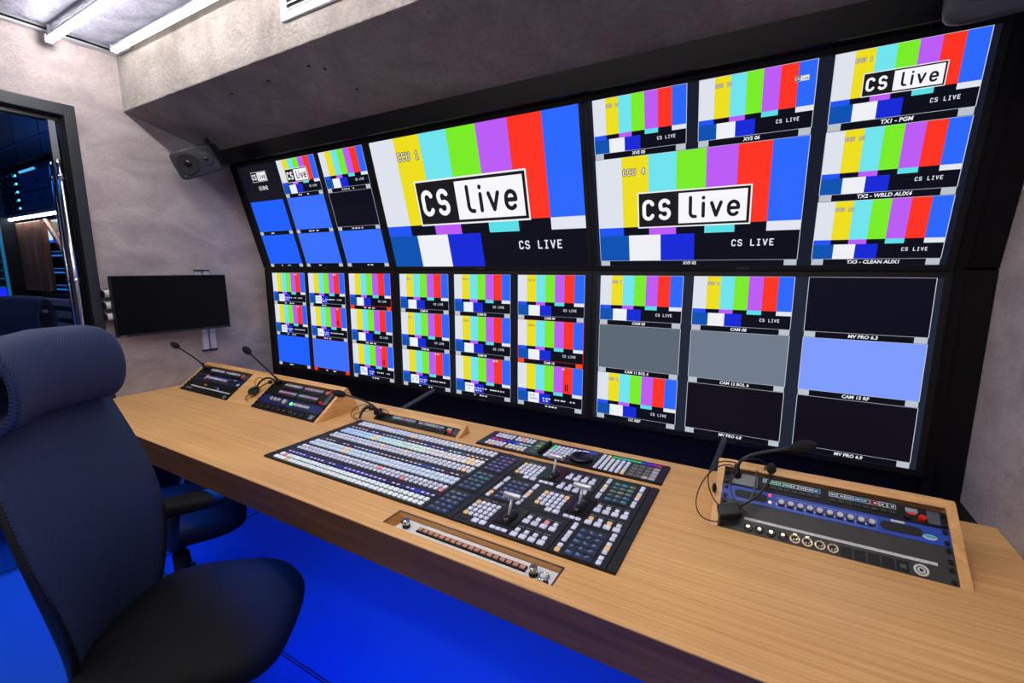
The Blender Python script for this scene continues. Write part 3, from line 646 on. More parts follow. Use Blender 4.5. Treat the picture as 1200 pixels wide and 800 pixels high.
def blue_unit(o, nk=10):
    for a in (0.032, 0.352):
        P = []
        for i in range(24):
            q = 2 * PI * i / 24; cx_ = 0.028 if math.cos(q) > 0 else -0.028
            P.append((a + 0.040 + cx_ + 0.012 * math.cos(q), 0.0225 + 0.012 * math.sin(q)))
        mb = MB(); mb.prism(P, 'z', 0.0, 0.0012); mb.build('speaker_grille', M_SPKBLK, o)
    mb = MB(); mb.smooth = True; mb.ellipsoid((0.117, 0.036, 0.001), (0.004, 0.004, 0.003), 10, 6); mb.build('red_light', emit('led_red', (255, 60, 80), 2.0), o)
    MB().lathe([(0.0045, 0), (0.0045, 0.003)], 12, (0.118, 0.014, 0)).build('jack_socket', M_GOLD, o)
    base = MB().lathe([(0.0072, 0), (0.0072, 0.007)], 16).mesh('knob', M_BLACKP); cap = MB().lathe([(0.0066, 0.007), (0.0066, 0.0125), (0.0055, 0.014)], 16).mesh('knob_cap', M_STRIP)
    led = MB().lathe([(0.0022, 0), (0.0022, 0.002)], 8).mesh('indicator', M_WHITEP); ledr = MB().lathe([(0.0020, 0), (0.0020, 0.002)], 8).mesh('indicator', mat('dark_red_led', (120, 24, 20), 0.3))
    for i in range(nk):
        x = 0.144 + i * 0.0212 * 10 / nk
        k = link('knob', base, o, (x, 0.018, 0)); link('knob_cap', cap, k)
        link('indicator', led, o, (x - 0.0105, 0.014, 0)); link('indicator', ledr, o, (x - 0.0105, 0.026, 0))
    mb = MB(); mb.box(0.134, 0.346, 0.0345, 0.0353, 0, 0.0004); mb.box(0.134, 0.346, 0.0055, 0.0063, 0, 0.0004)
    for i in range(nk + 1): mb.box(0.1335 + i * 0.0212, 0.1342 + i * 0.0212, 0.0055, 0.0353, 0, 0.0004)
    mb.build('printed_lines', mat('print_lightblue', (140, 164, 220), 0.5), o)
    MB().box(0.374, 0.400, 0.036, 0.0415, 0, 0.0008).build('paper_label', M_STRIP, o)
    P = [(0.444 + 0.013 * math.cos(2 * PI * i / 20), 0.016 + 0.0065 * math.sin(2 * PI * i / 20)) for i in range(20)]
    stk = MB().prism(P, 'z', 0.0, 0.0006).build('sticker', M_WHITEP, o)
    P = [(0.444 + 0.011 * math.cos(2 * PI * i / 20), 0.017 + 0.0042 * math.sin(2 * PI * i / 20)) for i in range(20)]
    MB().prism(P, 'z', 0.0006, 0.0009).build('sticker_print', mat('sticker_teal', (60, 190, 190), 0.4), stk)
def ring(r, rr, z=0.002, n=20): return [(r * math.cos(2 * PI * i / n), r * math.sin(2 * PI * i / n), z) for i in range(n)]
def patch_unit(o, kind=0):
    MB().box(0.062, 0.450, 0.0385, 0.0455, 0, 0.0006).build('label_strip', M_STRIP, o)
    if kind: 
        for x in (0.04, 0.06, 0.08): MB().box(x, x + 0.012, 0.022, 0.028, 0, 0.0006).build('printed_label', M_STRIP, o)
        MB().lathe([(0.009, 0), (0.009, 0.006)], 14, (0.44, 0.016, 0)).build('power_socket', M_ALU, o)
        MB().box(0.17, 0.20, 0.058, 0.068, 0, 0.0006).build('orange_label', mat('orange_print', (210, 110, 40), 0.5), o)
        mb = MB(); mb.ellipsoid((0.325, 0.052, 0.001), (0.003, 0.003, 0.002), 8, 6); mb.build('blue_light', emit('led_blue', (120, 130, 255), 3.0), o)
        MB().box(0.28, 0.32, 0.058, 0.064, 0, 0.0006).build('printed_label', M_GREYP, o)
        return
    for i in range(15):
        x = 0.046 + i * 0.0262; y = 0.018; 
        if 1 <= i <= 4:
            s = MB(); s.smooth = True; s.tube([(p[0] + x, p[1] + y, 0.002) for p in ring(0.0088, 0)], 0.0022, 8, closed=True); s = s.build('bnc_socket', M_BLACKG, o)
            MB().lathe([(0.0045, 0), (0.0045, 0.009), (0.003, 0.009)], 12, (x, y, 0)).build('centre_pin', M_GOLD, s)
        elif 5 <= i <= 8:
            s = MB(); s.smooth = True; s.tube([(p[0] + x, p[1] + y, 0.002) for p in ring(0.0098, 0)], 0.0019, 8, closed=True); s = s.build('xlr_socket', M_GOLD, o)
            MB().lathe([(0.0085, 0), (0.0085, 0.0015)], 16, (x, y, 0)).build('socket_core', M_SPKBLK, s)
            for q in (-0.6, 0.6, PI / 2): MB().lathe([(0.0012, 0), (0.0012, 0.004)], 6, (x + 0.0045 * math.sin(q), y - 0.0045 * math.cos(q), 0.001)).build('contact_pin', M_GOLD, s)
            if i < 7: MB().box(x - 0.004, x + 0.004, y + 0.010, y + 0.0145, 0, 0.003).build('latch', M_GOLD, s)
        elif 9 <= i <= 13:
            s = MB().box(x - 0.0115, x + 0.0115, 0.005, 0.031, 0, 0.0014).build('blank_plate', M_BLACKP, o, bevel=0.001)
            if i == 13: MB().box(x - 0.005, x + 0.006, 0.012, 0.022, 0.0014, 0.003).build('network_socket', mat('socket_green', (66, 84, 70), 0.4), s)
        elif i == 14:
            s = MB(); s.smooth = True; s.tube([(p[0] + x + 0.006, p[1] + y, 0.003) for p in ring(0.0115, 0)], 0.0024, 8, closed=True); s.tube([(p[0] + x + 0.006, p[1] + y, 0.003) for p in ring(0.0055, 0)], 0.0018, 8, closed=True)
            s.build('power_socket', M_WHITEP, o)
# right end
ang = SL; Y0 = 1.241
o = unit('patch_panel', 'dark connector panel at the foot of the right rack console', -0.079, 0.0015, 2, ang, Y0, M_RACKBLK); patch_unit(o); screws(o, 2)
o = unit('headphone_amplifier', 'bright blue rack unit with ten white knobs on the right console', -0.079, 0.0015 + 2 * U1, 1, ang, Y0, M_BLUEPLATE); blue_unit(o); screws(o, 1)
o = unit('intercom_panel', 'black intercom key panel at the top of the right console', -0.079, 0.0015 + 3 * U1, 1, ang, Y0, M_BLACKP); intercom(o, 3); screws(o, 1)
MB().box(0.022, 0.086, 0.004, 0.040, 0, 0.004).build('mic_socket_plate', M_GREYP, o, bevel=0.001)
# left console, bay by the wall
o = unit('patch_panel', 'black connector panel in the left wall bay of the wide console', -2.905, 0.0015, 2, ang, Y0, M_BLACKP); patch_unit(o, 1); screws(o, 2)
o = unit('headphone_amplifier', 'dark blue rack unit with white knobs in the left wall bay', -2.905, 0.0015 + 2 * U1, 1, ang, Y0, M_DBLUEPLATE); blue_unit(o); screws(o, 1)
o = unit('intercom_panel', 'black intercom key panel in the left wall bay', -2.905, 0.0015 + 3 * U1, 1, ang, Y0, M_BLACKP); intercom(o, 8); screws(o, 1)
# left console, bay next to the switcher
o = unit('jack_panel', 'black panel with eight round sockets in the second console bay', -2.213, 0.0015, 1, ang, Y0, M_BLACKP); screws(o, 1)
for i in range(8):
    s = MB(); s.smooth = True; x = 0.075 + i * 0.043; s.tube([(p[0] * 1.25 + x, p[1] * 1.25 + 0.022, 0.002) for p in ring(0.0098, 0)], 0.003, 8, closed=True); s = s.build('round_socket', M_BLACKG, o)
    MB().lathe([(0.008, 0), (0.008, 0.003)], 14, (x, 0.022, 0)).build('socket_core', M_RACKBLK, s)
MB().box(0.428, 0.455, 0.012, 0.034, 0, 0.001).build('printed_label', M_GREYP, o)
o = unit('level_meter_unit', 'dark blue rack unit with a green light and silver keys', -2.213, 0.0015 + U1, 1, ang, Y0, M_DBLUEPLATE); screws(o, 1)
for i, x in enumerate((0.10, 0.128, 0.156)): 
    mb = MB(); mb.smooth = True; mb.lathe([(0.0095, 0), (0.0095, 0.009), (0.008, 0.011)], 16, (x, 0.026, 0)); mb.build('knob', M_LGREYBTN, o)
mb = MB(); mb.smooth = True; mb.lathe([(0.0135, 0), (0.0135, 0.010), (0.012, 0.012)], 18, (0.205, 0.022, 0)); mb.build('large_knob', M_LGREYBTN, o)
mb = MB(); mb.smooth = True; mb.lathe([(0.008, 0), (0.008, 0.004)], 16, (0.252, 0.022, 0)); mb.build('green_light', emit('led_green', (90, 255, 130), 2.5), o)
for i in range(7): MB().box(0.270 + i * 0.0165, 0.284 + i * 0.0165, 0.015, 0.029, 0, 0.005).build('silver_key', M_LGREYBTN, o, bevel=0.001)
o = unit('intercom_panel', 'double height intercom panel with coloured key displays', -2.213, 0.0015 + 2 * U1, 2, ang, Y0, M_BLACKP); intercom(o, 5, h=2 * U1, rows=2); screws(o, 2)
# low console behind the switcher
ang2 = math.atan2(0.037, 0.0585)
o = unit('intercom_panel', 'slim intercom key panel in the low console behind the switcher', -1.5375, 0.006, 1, ang2, 1.405, M_BLACKP, wd=0.467); intercom(o, 12, wd=0.467)

# ------------------------------------------------------------------ the large production switcher
K = 0.68 / 0.6
sw = thing('video_switcher', 'large black production switcher panel with white buttons and three fader levers', 'video switcher', (0, 0, TZ))
def kx(x): return x * K
x0, x1, y0, y1 = -1.385 * K, -0.225 * K, 0.806 * K, 1.207 * K
mods = [(-1.385, -0.7205), (-0.7205, -0.629), (-0.629, -0.374), (-0.374, -0.246), (-0.246, -0.225)]
ys = [(0.806, 0.9355), (0.9355, 1.0665), (1.0665, 1.207)]
MB().box(x0, x1, y0, y1, 0.0, 0.003).build('base_plate', M_PANELD, sw)
for a, b_ in mods:
    for c, d_ in ys:
        MB().box(kx(a) + 0.0012, kx(b_) - 0.0012, kx(c) + 0.0010, kx(d_) - 0.0010, 0.003, 0.007).build('module_plate', M_PANEL, sw, bevel=0.0008)
ZB = 0.007
def bmesh_(sx, sy, m_, h=0.0055): return MB().box(-sx / 2, sx / 2, -sy / 2, sy / 2, 0, h).mesh('button', m_, bevel=0.0016, seg=1)
BT = {}
for k, m_ in (('w', M_BTN), ('g', M_BTN_G), ('o', M_BTN_O), ('p', M_BTN_P), ('n', M_BTN_GR)):
    BT['s' + k] = bmesh_(0.0122, 0.0142, m_); BT['b' + k] = bmesh_(0.0185, 0.0170, m_); BT['r' + k] = bmesh_(0.0130, 0.0140, m_); BT['f' + k] = bmesh_(0.0148, 0.0172, m_); BT['t' + k] = bmesh_(0.0155, 0.0105, m_)
def btn(x, y, key='sw', par=None): return link('button', BT[key], par or sw, (kx(x), kx(y), ZB))
# crosspoint rows: front block one by one, the rows farther back joined
NC = 35
def cx(i): return -1.3375 + i * (0.6 / (NC - 1))
lit = {('A', 3): 'o', ('B', 1): 'p', ('C', 34): 'p', ('C', 26): 'p', ('D', 20): 'p', ('E', 9): 'o', ('F', 9): 'o', ('G', 33): 'o', ('H', 13): 'o', ('H', 19): 'o', ('I', 9): 'o', ('J', 9): 'o', ('K', 15): 'o', ('L', 26): 'o', ('I', 32): 'o', ('J', 32): 'o'}
rowsy = {'A': 0.8205, 'B': 0.8425, 'C': 0.902, 'D': 0.921, 'E': 0.951, 'F': 0.9725, 'G': 1.033, 'H': 1.0525, 'I': 1.082, 'J': 1.1035, 'K': 1.164, 'L': 1.182}
for rn in 'AB':
    for i in range(NC): btn(cx(i), rowsy[rn], 'f' + lit.get((rn, i), 'g'))
for rn in 'C':
    for i in range(NC): btn(cx(i), rowsy[rn], 'r' + lit.get((rn, i), 'w'))
stuff = MB()
def cbtn(mbx, x, y, sx, sy, h=0.0055):
    a = 0.0014; X0, X1, Y0_, Y1_ = x - sx / 2, x + sx / 2, y - sy / 2, y + sy / 2
    vs = [(X0, Y0_, ZB), (X1, Y0_, ZB), (X1, Y1_, ZB), (X0, Y1_, ZB), (X0, Y0_, ZB + h - a), (X1, Y0_, ZB + h - a), (X1, Y1_, ZB + h - a), (X0, Y1_, ZB + h - a), (X0 + a, Y0_ + a, ZB + h), (X1 - a, Y0_ + a, ZB + h), (X1 - a, Y1_ - a, ZB + h), (X0 + a, Y1_ - a, ZB + h)]
    mbx.add(vs, [(0, 1, 5, 4), (1, 2, 6, 5), (2, 3, 7, 6), (3, 0, 4, 7), (4, 5, 9, 8), (5, 6, 10, 9), (6, 7, 11, 10), (7, 4, 8, 11), (8, 9, 10, 11)])
def mixc(a, b_, t): return tuple(a[i] + (b_[i] - a[i]) * t for i in range(3))
for rn in 'DEFGHIJKL':
    for i in range(NC):
        c = (206, 210, 230)
        if rn in 'EF': c = (198, 214, 236)
        if rn in 'IJ':
            t = i / 34; c = mixc((172, 196, 240), (182, 222, 236), min(1, t * 3)) if t < 0.34 else (mixc((190, 226, 230), (214, 232, 222), (t - 0.34) * 3) if t < 0.66 else (222, 218, 226))
        L_ = lit.get((rn, i))
        if L_: c = (255, 214, 160) if L_ == 'o' else (255, 140, 150)
        stuff.col = lin(c); big = rn in 'EFIJ'
        cbtn(stuff, kx(cx(i)), kx(rowsy[rn]), 0.0146 if big else 0.0128, 0.0166 if big else 0.0138)
stuff.build('button_rows', M_BTNCOL, sw, colattr=True)['kind'] = 'stuff'
# narrow display rows between the button blocks
for y, palette in ((0.868, [(40, 40, 190), (60, 30, 160), (30, 30, 120)]), (0.998, [(50, 30, 60), (40, 30, 90), (30, 60, 150)]), (1.129, [(90, 40, 90), (40, 40, 150), (10, 110, 150)])):
    ro = MB().box(kx(-1.346), kx(-0.729), kx(y) - 0.0105, kx(y) + 0.0105, ZB, ZB + 0.0012).build('display_row', M_BLACKG, sw)
    rnd = random.Random(int(y * 1000)); mb = MB()
    for i in range(NC):
        k = i // 5 % 3; c = palette[k]; c = mixc(c, (10, 10, 20), 0.55 * rnd.random()); q = kx(cx(i)); mb.col = lin(c)
        mb.box(q - 0.0085, q + 0.0085, kx(y) - 0.0085, kx(y) + 0.0085, ZB + 0.0012, ZB + 0.0016)
        if rnd.random() < 0.75: mb.col = lin((235, 222, 226)); mb.box(q - 0.006, q + 0.005, kx(y) - 0.001, kx(y) + 0.0035, ZB + 0.0016, ZB + 0.0019)
    mb.build('display_print', M_KEYLCD, ro, colattr=True)
# picture keys 3 x 5
def lcd_block(xs_, ya, yb, seed, pal):
    rnd = random.Random(seed); cxm = (xs_[0] + xs_[2]) / 2
    for j in range(5):
        for i in range(3):
            x, y = kx(xs_[i]), kx(ya + (yb - ya) * j / 4); mb = MB(); hx, hy = 0.0100, 0.0076
            mb.col = lin((44, 50, 66)); mb.box(x - hx, x + hx, y - hy, y + hy, ZB, ZB + 0.004)
            mb.col = lin(mixc(rnd.choice(pal), (10, 14, 30), 0.40 + 0.35 * rnd.random())); mb.box(x - hx + 0.001, x + hx - 0.001, y - hy + 0.001, y + hy - 0.001, ZB + 0.004, ZB + 0.0044)
            for q in range(2):
                mb.col = lin((150, 160, 176)); a = rnd.random() * 0.006
                mb.box(x - 0.008 + a * 0.4, x - 0.002 + a, y + 0.0035 - q * 0.0055, y + 0.0047 - q * 0.0055, ZB + 0.0044, ZB + 0.0047)
            mb.build('picture_key', M_KEYLCD, sw, colattr=True)
BLs = [(40, 70, 150), (30, 60, 170), (110, 125, 150)]
lcd_block((-0.700, -0.680, -0.660), 0.820, 0.907, 1, BLs)
lcd_block((-0.702, -0.682, -0.662), 0.949, 1.037, 2, [(50, 70, 150), (90, 120, 130), (40, 60, 190), (60, 160, 170)])
lcd_block((-0.703, -0.682, -0.661), 1.077, 1.167, 3, [(60, 90, 230), (160, 80, 200), (210, 90, 130), (80, 110, 220)])
lcd_block((-0.586, -0.567, -0.547), 0.947, 1.038, 4, [(70, 80, 150), (60, 70, 130), (50, 90, 190)])
lcd_block((-0.330, -0.309, -0.289), 0.819, 0.908, 5, [(20, 45, 110), (25, 60, 130), (40, 110, 190)])
lcd_block((-0.329, -0.309, -0.2885), 1.077, 1.168, 6, [(40, 170, 200), (60, 190, 120), (170, 180, 80), (40, 150, 190)])
# keypads
def keypad(x, y, ora):
    for r_ in range(4):
        for c in range(5):
            btn(x + c * 0.0148, y + 0.0187 * r_, 'so' if (c, r_) in ora else 'sw')
    btn(x + 0.041, y - 0.0205, 'bw'); btn(x + 0.062, y - 0.0205, 'bw')
    MB().box(kx(x - 0.008), kx(x + 0.018), kx(y - 0.026), kx(y - 0.017), ZB, ZB + 0.0008).build('small_display', M_BLACKG, sw)
keypad(-0.6125, 0.844, ((0, 0), (0, 3))); keypad(-0.4825, 0.9745, ((0, 0), (0, 3), (4, 3))); keypad(-0.6130, 1.1045, ((0, 0), (0, 3)))
# columns beside the picture keys
def column(x, ya, ora):
    for i, dy in enumerate((0, 0.0165, 0.039, 0.0545, 0.070, 0.0925, 0.108)): btn(x, ya + dy, 'so' if i in ora else 'sw')
column(-0.613, 0.944, (1,)); column(-0.5215, 0.944, (3,)); column(-0.356, 0.817, (0,)); column(-0.264, 0.817, (3,)); column(-0.356, 1.075, (3,)); column(-0.263, 1.073, (3,))
def pairs(x, y, top=(), pink=()):
    for i in range(4):
        btn(x + i * 0.0226, y, 'bw'); btn(x + i * 0.0226 + 0.0005, y + 0.0188, 'so' if i in top else ('sp' if i in pink else 'sw'))
pairs(-0.4645, 0.820); pairs(-0.4645, 0.8800, (), (2,)); pairs(-0.335, 0.949, (0, 2)); pairs(-0.335, 1.0115); pairs(-0.464, 1.1405); pairs(-0.464, 1.0765)
for x, y in ((-0.521, 0.820), (-0.392, 0.949), (-0.523, 1.080)):
    for i in range(3): btn(x + i * 0.0155, y, 'tw')
    # fader lever with its slotted plate
    px, py = kx(x + 0.0145), kx(y + 0.062)
    p = MB().box(px - 0.033, px + 0.033, py - 0.044, py + 0.048, ZB, ZB + 0.0025).build('fader_plate', M_BLACKG, sw, bevel=0.001)
    mb = MB(); mb.smooth = True; mb.T = Matrix.Translation((px, py, 0)); mb.ellipsoid((0, -0.004, ZB + 0.002), (0.017, 0.036, 0.013), 16, 8); mb.build('fader_dome', mat('fader_dome_black', (18, 18, 20), 0.15), p)
    lv = MB(); lv.smooth = True; lv.tube([(px, py - 0.014, ZB + 0.008), (px + 0.004, py - 0.002, ZB + 0.058)], [0.0046, 0.0038], 12); lv = lv.build('fader_lever', mat('lever_silver', (226, 226, 230), 0.3, 0.5), sw)
    mb = MB(); mb.smooth = True; mb.tube([(px + 0.004 + q, py, ZB + 0.063) for q in (-0.026, -0.0245, 0.0245, 0.026)], [0.0070, 0.0082, 0.0082, 0.0070], 18); mb.build('fader_handle', M_ALU, lv)
# tiny printed legends above the pairs and keypads
mb = MB(); rnd = random.Random(4)
for (x, y, n, st) in ((-0.4645, 0.857, 4, 0.0226), (-0.4645, 0.9155, 4, 0.0226), (-0.335, 0.987, 4, 0.0226), (-0.335, 1.049, 4, 0.0226), (-0.464, 1.178, 4, 0.0226), (-0.464, 1.113, 4, 0.0226), (-0.60, 0.921, 3, 0.024), (-0.47, 1.0495, 3, 0.024), (-0.60, 1.181, 3, 0.024)):
    for i in range(n):
        for q in range(3):
            a = kx(x + i * st) - 0.010 + q * 0.006 + rnd.random() * 0.001; mb.box(a, a + 0.0042, kx(y), kx(y) + 0.0016, ZB, ZB + 0.0004)
mb.build('printed_legend', mat('legend_print', (200, 196, 186), 0.6), sw)

# ------------------------------------------------------------------ second panel set in the desk behind the switcher
s2 = thing('switcher_side_panel', 'narrow black control panel with a jog wheel behind the large switcher', 'control panel', (0, 0, TZ))
X0, X1, Y0_, Y1_ = -0.852 * K, -0.226 * K, 1.2365 * K, 1.367 * K
MB().box(X0, X1, Y0_, Y1_, 0, 0.003).build('base_plate', M_PANELD, s2)
for a, b_ in ((-0.852, -0.640), (-0.640, -0.435), (-0.435, -0.226)): MB().box(kx(a) + 0.001, kx(b_) - 0.001, Y0_ + 0.001, Y1_ - 0.001, 0.003, 0.007).build('module_plate', M_PANEL, s2, bevel=0.0008)
def b2(x, y, key): return link('button', BT[key], s2, (kx(x), kx(y), ZB))
for (xa, n, lits) in ((-0.815, 5, {(1, 0): 'so'}), (-0.735, 5, {(0, 0): 'so', (3, 0): 'so'})):
    for r_ in range(2):
        for i in range(n): b2(xa + i * 0.0148, 1.251 + r_ * 0.019, lits.get((i, r_), 'sw'))
for (xa, n, lits) in ((-0.815, 5, {}), (-0.735, 5, {(1, 1): 'sp', (2, 0): 'sp'})):
    for r_ in range(2):
        for i in range(n): b2(xa + i * 0.0148, 1.322 + r_ * 0.019, lits.get((i, r_), 'sw'))
dr = MB().box(kx(-0.822), kx(-0.662), kx(1.2885), kx(1.304), ZB, ZB + 0.001).build('display_row', M_BLACKG, s2)
mb = MB()
for i in range(10):
    mb.col = lin([(150, 20, 200), (170, 10, 110), (190, 10, 60), (80, 20, 160), (40, 40, 230), (20, 30, 220), (30, 80, 230), (150, 180, 230), (120, 150, 160), (90, 140, 200)][i]); q = kx(-0.815 + i * 0.0158)
    mb.box(q - 0.0075, q + 0.0075, kx(1.291), kx(1.302), ZB + 0.001, ZB + 0.0014)
mb.build('display_print', M_KEYLCD, dr, colattr=True)
for i in range(4):
    mb = MB(); mb.col = lin([(36, 56, 66), (44, 66, 60), (110, 124, 60), (70, 96, 80)][i]); mb.box(kx(-0.655), kx(-0.630), kx(1.252 + i * 0.026), kx(1.270 + i * 0.026), ZB, ZB + 0.0012); mb.build('meter_display', M_KEYLCD, s2, colattr=True)
    mb = MB(); mb.smooth = True; mb.lathe([(0.0085, 0), (0.0085, 0.013), (0.0075, 0.015)], 14, (kx(-0.617), kx(1.262 + i * 0.026), ZB)); mb.build('rotary_knob', M_SPKBLK, s2)
for r_ in range(5):
    for i in range(8):
        if r_ == 0 and i in (5, 6, 7): continue
        if r_ == 1 and i in (5,): continue
        b2(-0.593 + i * 0.0142, 1.252 + r_ * 0.0205, 'sn' if (r_ >= 3 and i == 0) else 'sw')
mb = MB(); mb.smooth = True; mb.lathe([(0.042, 0), (0.042, 0.010), (0.038, 0.013), (0.030, 0.014), (0.020, 0.011), (0.006, 0.010)], 32, (kx(-0.482), kx(1.284), ZB)); jw = mb.build('jog_wheel', M_BLACKG, s2)
mb = MB(); mb.smooth = True; mb.ellipsoid((kx(-0.482) + 0.02, kx(1.284) + 0.012, ZB + 0.0125), (0.009, 0.009, 0.003), 14, 6); mb.build('finger_dimple', M_RACKBLK, jw)
mb = MB(); mb.col = lin((20, 60, 190)); mb.box(kx(-0.505), kx(-0.452), kx(1.338), kx(1.352), ZB, ZB + 0.001); mb.col = lin((210, 225, 245)); mb.box(kx(-0.498), kx(-0.478), kx(1.343), kx(1.348), ZB + 0.001, ZB + 0.0014); mb.build('timecode_display', M_KEYLCD, s2, colattr=True)
for r_ in range(6):
    for i in range(6):
        if r_ == 5 and i > 1: continue
        b2(-0.424 + i * 0.0165, 1.2475 + r_ * 0.0188, 'so' if (i, r_) in ((1, 5), (5, 0)) else 'sw')
mb = MB()
for i in range(10):
    mb.col = lin([(30, 200, 60), (20, 190, 120), (20, 180, 190), (20, 170, 210), (30, 190, 80), (30, 200, 90), (30, 60, 230), (60, 40, 240), (140, 30, 200), (190, 20, 110)][i]); q = kx(-0.392 + i * 0.0152); mb.box(q - 0.0075, q + 0.0075, kx(1.345), kx(1.353), ZB, ZB + 0.001)
mb.build('colour_display', M_KEYLCD, s2, colattr=True)
ga = MB().box(-0.0105, 0.0105, -0.0095, 0.0095, 0, 0.004).mesh('button', M_GREYBTN, bevel=0.0012, seg=1); gb = MB().box(-0.0105, 0.0105, -0.0095, 0.0095, 0, 0.004).mesh('button', M_LGREYBTN, bevel=0.0012, seg=1)
for r_ in range(4):
    for i in range(4): link('button', gb if (i == 3 or (r_ == 0 and i == 2)) else ga, s2, (kx(-0.318 + i * 0.0205), kx(1.250 + r_ * 0.0225), ZB))

# ------------------------------------------------------------------ gooseneck microphones
def bez(p, n=14):
    P = [Vector(q) for q in p]; out = []
    for i in range(n + 1):
        t = i / n; Q = P[:]
        while len(Q) > 1: Q = [Q[j].lerp(Q[j + 1], t) for j in range(len(Q) - 1)]
        out.append(Q[0])
    return out
def gooseneck(label, base, pts, hr=0.016, hl=0.030):
    """base = foot on the panel, pts = absolute control points of the neck, the last one where the foam starts"""
    t = thing('gooseneck_microphone', label, 'microphone', base, group='gooseneck microphones'); b0 = Vector(base)
    path = bez([Vector(p) - b0 for p in pts]); d_ = (path[1] - path[0]).normalized()
    mb = MB(); mb.smooth = True; mb.tube([-d_ * 0.004, d_ * 0.012, d_ * 0.014, d_ * 0.036], [0.0105, 0.0105, 0.0078, 0.0065], 14); mb.build('connector', M_BLACKP, t)
    mb = MB(); mb.smooth = True; mb.tube(path, 0.0042, 10); mb.build('neck', mat('gooseneck_rubber', (40, 46, 60), 0.35, 0.2), t)
    e = (path[-1] - path[-2]).normalized(); rot = Vector((0, 0, 1)).rotation_difference(e).to_matrix(); c = path[-1] + e * hl * 0.75
    mb = MB(); mb.smooth = True; mb.ellipsoid(c, (hr, hr, hl), 16, 10, rot); mb.build('foam_windscreen', M_FOAM, t)
gooseneck('gooseneck microphone nearest the left wall, leaning to the wall', (-2.868, 1.372, 0.848), [(-2.868, 1.372, 0.848), (-2.885, 1.368, 0.885), (-2.83, 1.28, 0.95), (-2.80, 1.215, 1.005)])
gooseneck('gooseneck microphone rising from the middle of the wide console', (-2.165, 1.378, 0.852), [(-2.165, 1.378, 0.852), (-2.20, 1.360, 0.90), (-2.155, 1.28, 0.97), (-2.125, 1.215, 1.035)])
gooseneck('gooseneck microphone arching from the low console towards the wide one', (-1.502, 1.430, 0.768), [(-1.502, 1.430, 0.768), (-1.515, 1.405, 0.835), (-1.56, 1.36, 0.858), (-1.615, 1.325, 0.875)])
gooseneck('long gooseneck microphone bending right over the right rack console', (-0.046, 1.373, 0.848), [(-0.046, 1.373, 0.848), (-0.052, 1.358, 0.915), (-0.02, 1.38, 0.915), (0.085, 1.41, 0.945)], 0.0165, 0.032)
def cable(mb, pts, r=0.0017, n=26): mb.tube(bez(pts, n), r, 6)
# headset by the right rack console
hs = thing('headset', 'black boom headset hanging over the right rack console', 'headset', (-0.05, 1.27, 0.782), group='headsets')
def rel(p, o=(-0.05, 1.27, 0.782)): return (p[0] - o[0], p[1] - o[1], p[2] - o[2])
mb = MB(); mb.T = Matrix.Rotation(R(35), 4, 'X') @ Matrix.Rotation(R(20), 4, 'Z'); mb.cbox((-0.004, 0, 0.012), (0.056, 0.034, 0.024)); mb.build('ear_piece', M_BLACKP, hs, bevel=0.005)
mb = MB(); mb.smooth = True; mb.tube(bez([rel((-0.028, 1.278, 0.805)), rel((0.012, 1.292, 0.835)), rel((0.035, 1.325, 0.855)), rel((0.036, 1.365, 0.878))]), 0.0030, 8); mb.build('boom_arm', M_CABLE, hs)
mb = MB(); mb.smooth = True; mb.tube(bez([rel((-0.030, 1.278, 0.80)), rel((0.01, 1.285, 0.83)), rel((0.000, 1.325, 0.868)), rel((0.002, 1.375, 0.872))]), 0.0026, 8); mb.build('ear_hook', mat('hook_grey', (64, 64, 66), 0.35), hs)
mb = MB(); mb.smooth = True; mb.ellipsoid(rel((0.036, 1.372, 0.888)), (0.0125, 0.0125, 0.016), 14, 8); mb.build('foam_windscreen', M_FOAM, hs)
mb = MB(); mb.smooth = True
cable(mb, [rel(p) for p in ((-0.055, 1.378, 0.872), (-0.12, 1.36, 0.90), (-0.175, 1.28, 0.78), (-0.15, 1.20, 0.754), (-0.085, 1.225, 0.7525), (-0.03, 1.262, 0.785))])
cable(mb, [rel(p) for p in ((-0.050, 1.385, 0.880), (-0.125, 1.38, 0.89), (-0.135, 1.30, 0.86), (-0.105, 1.275, 0.80), (-0.07, 1.275, 0.79))])
cable(mb, [rel(p) for p in ((-0.046, 1.385, 0.880), (-0.01, 1.41, 0.905), (0.03, 1.43, 0.89), (0.02, 1.40, 0.868))])
cable(mb, [rel(p) for p in ((-0.045, 1.36, 0.865), (-0.075, 1.33, 0.83), (-0.05, 1.29, 0.80), (0.0, 1.275, 0.785))])
mb.build('cord', M_CABLE, hs)
mb = MB(); mb.smooth = True; mb.ellipsoid(rel((-0.098, 1.318, 0.822)), (0.006, 0.010, 0.014), 12, 8); mb.build('cord_clip', M_CABLE, hs)
